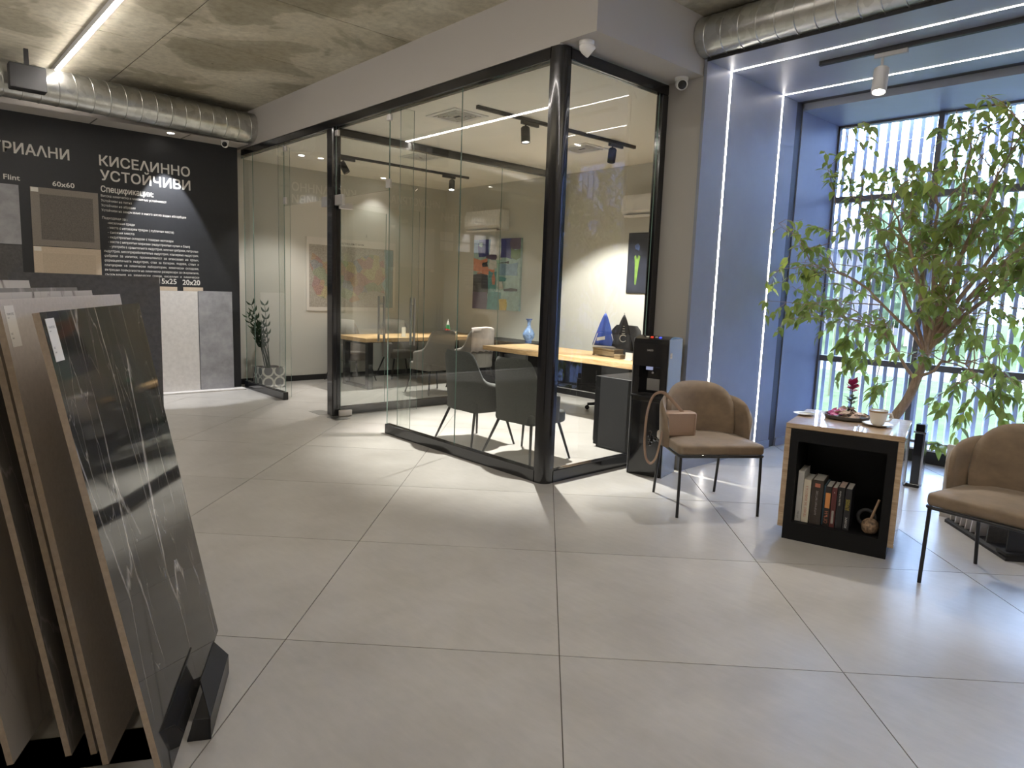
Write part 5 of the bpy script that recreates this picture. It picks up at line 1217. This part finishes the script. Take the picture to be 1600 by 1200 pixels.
# long drooping twigs on the left and lower right that the photo shows clear of the crown
for a, b_ in (((6.60, 2.95, 1.80), (6.55, 3.27, 1.22)), ((6.60, 2.90, 1.7), (6.6, 3.12, 1.30)), ((6.65, 2.85, 2.45), (6.6, 2.98, 2.95)), ((6.6, 2.95, 1.85), (6.5, 3.27, 1.72)), ((6.45, 1.55, 0.95), (6.45, 1.25, 0.62)), ((6.5, 1.5, 1.0), (6.5, 1.35, 0.80)), ((6.45, 1.52, 0.9), (6.4, 1.58, 0.52)), ((6.55, 1.3, 1.6), (6.5, 1.12, 1.05)), ((6.6, 2.6, 1.35), (6.6, 2.62, 0.95)), ((6.6, 2.55, 1.3), (6.55, 2.40, 0.90)), ((6.62, 2.02, 2.5), (6.8, 1.82, 3.18)), ((6.5, 1.5, 0.95), (6.5, 1.05, 0.78)), ((6.7, 2.2, 0.9), (6.6, 2.35, 0.72)), ((6.8, 1.8, 2.9), (6.8, 1.6, 3.15)), ((6.6, 2.0, 2.4), (6.6, 2.3, 2.85)), ((6.6, 2.5, 2.4), (6.6, 2.62, 2.7)), ((6.85, 1.95, 0.34), (6.55, 1.62, 0.36)), ((6.62, 2.45, 1.2), (6.55, 2.66, 0.80)), ((6.62, 2.5, 1.3), (6.6, 2.75, 1.05)), ((6.6, 2.3, 1.0), (6.5, 2.30, 0.62)), ((6.6, 1.6, 1.1), (6.5, 1.75, 0.66)), ((6.5, 1.4, 1.2), (6.4, 1.30, 0.72)), ((6.5, 1.4, 1.5), (6.45, 1.02, 1.3)), ((6.6, 2.8, 2.2), (6.55, 3.08, 2.25)), ((6.6, 2.85, 2.1), (6.55, 3.14, 1.98)), ((6.6, 2.7, 2.5), (6.6, 2.85, 2.8)), ((6.5, 1.3, 2.6), (6.5, 1.02, 2.75)), ((6.6, 1.9, 2.8), (6.6, 2.05, 3.05)), ((6.6, 1.5, 2.9), (6.6, 1.32, 3.1))):
    Q = grow(W2(*a), W2(*b_), 0.02, 6); tw.tube(Q, [0.004*(1-0.6*k/6) for k in range(7)], 4); tips += [Q[1:4], Q[2:5], Q[3:7], Q[2:7]]
tw.build('twigs', 'bark', fg, smooth=60, kind='stuff')
LV = [leaf_blade(l, w, 0.22, d, 4) for l, w, d in ((0.110, 0.056, 0.28), (0.096, 0.050, 0.15), (0.120, 0.060, 0.38), (0.082, 0.044, 0.2))]
leaves = []
for Q in tips:
    L_ = (Q[-1]-Q[0]).length; cnt = 2+int(L_*15)+rnd.randint(0, 1)
    for k in range(cnt):
        t_ = rnd.random()*(len(Q)-1.001); i = int(t_); p = Q[i].lerp(Q[i+1], t_-i)
        d = (Q[i+1]-Q[i]).normalized(); az = rnd.uniform(0, 2*PI)
        x_ = (Vector((math.cos(az), math.sin(az), rnd.uniform(-1.25, 0.05)))*0.9+d*0.5).normalized()
        zr = Vector((rnd.gauss(0, 0.35), rnd.gauss(0, 0.35), 1)); y_ = zr.cross(x_).normalized(); z_ = x_.cross(y_)
        sc = rnd.uniform(0.8, 1.15); p = p+x_*0.012
        if (p+org).y+x_.y*0.1 > 3.385: continue
        leaves.append((rnd.randrange(4), Matrix(((x_.x*sc, y_.x*sc, z_.x*sc, p.x), (x_.y*sc, y_.y*sc, z_.y*sc, p.y), (x_.z*sc, y_.z*sc, z_.z*sc, p.z), (0, 0, 0, 1))), rnd.random() < 0.10))
def seen(T):
    P = T.translation+org; dx = P-cam.matrix_world.translation; az = math.degrees(math.atan2(dx.y, dx.x)); return 11.5 < az
leaves.sort(key=lambda q_: ((not seen(q_[1])), (q_[1].translation+org).x))
proto = []
for j in range(4):
    for mt_ in ('ficus_leaf', 'ficus_leaf_young'):
        me = bpy.data.meshes.new('leaf'); me.from_pydata(LV[j][0], [], LV[j][1]); me.materials.append(M[mt_]); me.polygons.foreach_set('use_smooth', [True]*len(me.polygons)); proto.append(me)
for j, T, young in leaves[:300]:
    o = bpy.data.objects.new('leaf', proto[j*2+(1 if young else 0)]); COL.objects.link(o); o.parent = fg; o.matrix_local = T
rest = MB()
for j, T, young in leaves[300:]: rest.add(LV[j][0], LV[j][1], 1 if young else 0, T)
ro = rest.build('foliage', ['ficus_leaf', 'ficus_leaf_young'], fg, smooth=80, kind='stuff')
print('ficus leaves', len(leaves))

# ================================================================ OUTSIDE THE WINDOW
lv = thing('louver_screen', 'row of vertical blue grey louvers outside the window', 'louvers', (8.3, 0.5, 0))
lm_ = None
y = 3.62
while y > -3.4:
    if lm_ is None:
        o = MB().box(-0.055, 0.055, -0.018, 0.018, -0.25, 4.3).build('louver', 'louver_blue', lv); lm_ = o.data
    else: o = bpy.data.objects.new('louver', lm_); COL.objects.link(o); o.parent = lv
    o.location = (0, y-0.5, 0); o.rotation_euler = (0, 0, R(22)); y -= 0.1125
for z in (-0.2, 4.25): B(-0.03, 0.03, -4.1, 3.3, z-0.03, z+0.03).build('carrier_rail', 'louver_blue', lv)
struct('floor_ground', B(8.0, 90, -60, 70, -0.30, -0.25), 'grass')
struct('floor_path', B(18.5, 23.5, -60, 70, -0.2499, -0.235), 'road')
struct('wall_outside', B(8.0, 8.9, 3.85, 4.2, -0.25, 4.6), 'facade_grey')
def tree(label, x, y, h, r_, seed):
    t = thing('tree', label, 'tree', (x, y, -0.25)); rnd = random.Random(seed)
    MB().tube([(0, 0, 0), (0.1, 0.05, h*0.35), (0.05, 0.0, h*0.6)], [0.22, 0.17, 0.1], 8).build('trunk', 'bark', t, smooth=60)
    bm = bmesh.new()
    for k in range(10):
        c = Vector((rnd.gauss(0, r_*0.42), rnd.gauss(0, r_*0.42), h*0.62+rnd.gauss(0, h*0.15))); rr_ = r_*rnd.uniform(0.40, 0.62)
        q_ = bmesh.ops.create_icosphere(bm, subdivisions=3, radius=rr_)
        for v_ in q_['verts']: v_.co = v_.co*(1+rnd.uniform(-0.13, 0.13))+c
    me = bpy.data.meshes.new('crown'); bm.to_mesh(me); bm.free(); me.materials.append(M['tree_green'])
    o = bpy.data.objects.new('crown', me); COL.objects.link(o); o.parent = t; o['kind'] = 'stuff'
for k, (x, y, h, r_, lab) in enumerate(((30, 15.5, 5.0, 2.0, 'round green tree across the road, at the left of the window view'), (33, 10.4, 6.0, 2.3, 'green tree across the road beyond the left window pane'), (31, 5.4, 5.4, 2.1, 'green tree across the road behind the fig trunk'), (36, 0.6, 6.5, 2.5, 'tall green tree across the road right of the fig trunk'), (32, -4.6, 5.2, 2.1, 'green tree across the road at the right edge of the view'), (34, -10.5, 6.0, 2.4, 'green tree across the road out to the far right'))):
    tree(lab, x, y, h, r_, 40+k)
hs_ = thing('house', 'distant house with a red roof between the trees across the road', 'house', (48, 17, -0.25))
B(-4, 4, -5, 5, 0, 5).build('wall', 'house_wall', hs_); MB().add([(-4.4, -5.4, 5), (4.4, -5.4, 5), (4.4, 5.4, 5), (-4.4, 5.4, 5), (0, -5.4, 7.4), (0, 5.4, 7.4)], [(0, 1, 2, 3), (0, 3, 5, 4), (1, 4, 5, 2), (0, 4, 1), (3, 2, 5)]).build('roof', 'house_roof', hs_)
for y in (-3, 0, 3): B(-4.03, -3.99, y-0.5, y+0.5, 2.6, 4.0).build('window', 'dark_lens', hs_)
mat('yellow_post', (0.09, 0.08, 0.02), 0.6)
yp = MB().tube([(0, 0, -0.25), (0, 0, 2.4)], 0.05, 10); o = yp.build('street_post', 'yellow_post', cat='post', label='thin yellow post on the grass outside the left window pane'); o.location = (13.5, 5.55, 0)
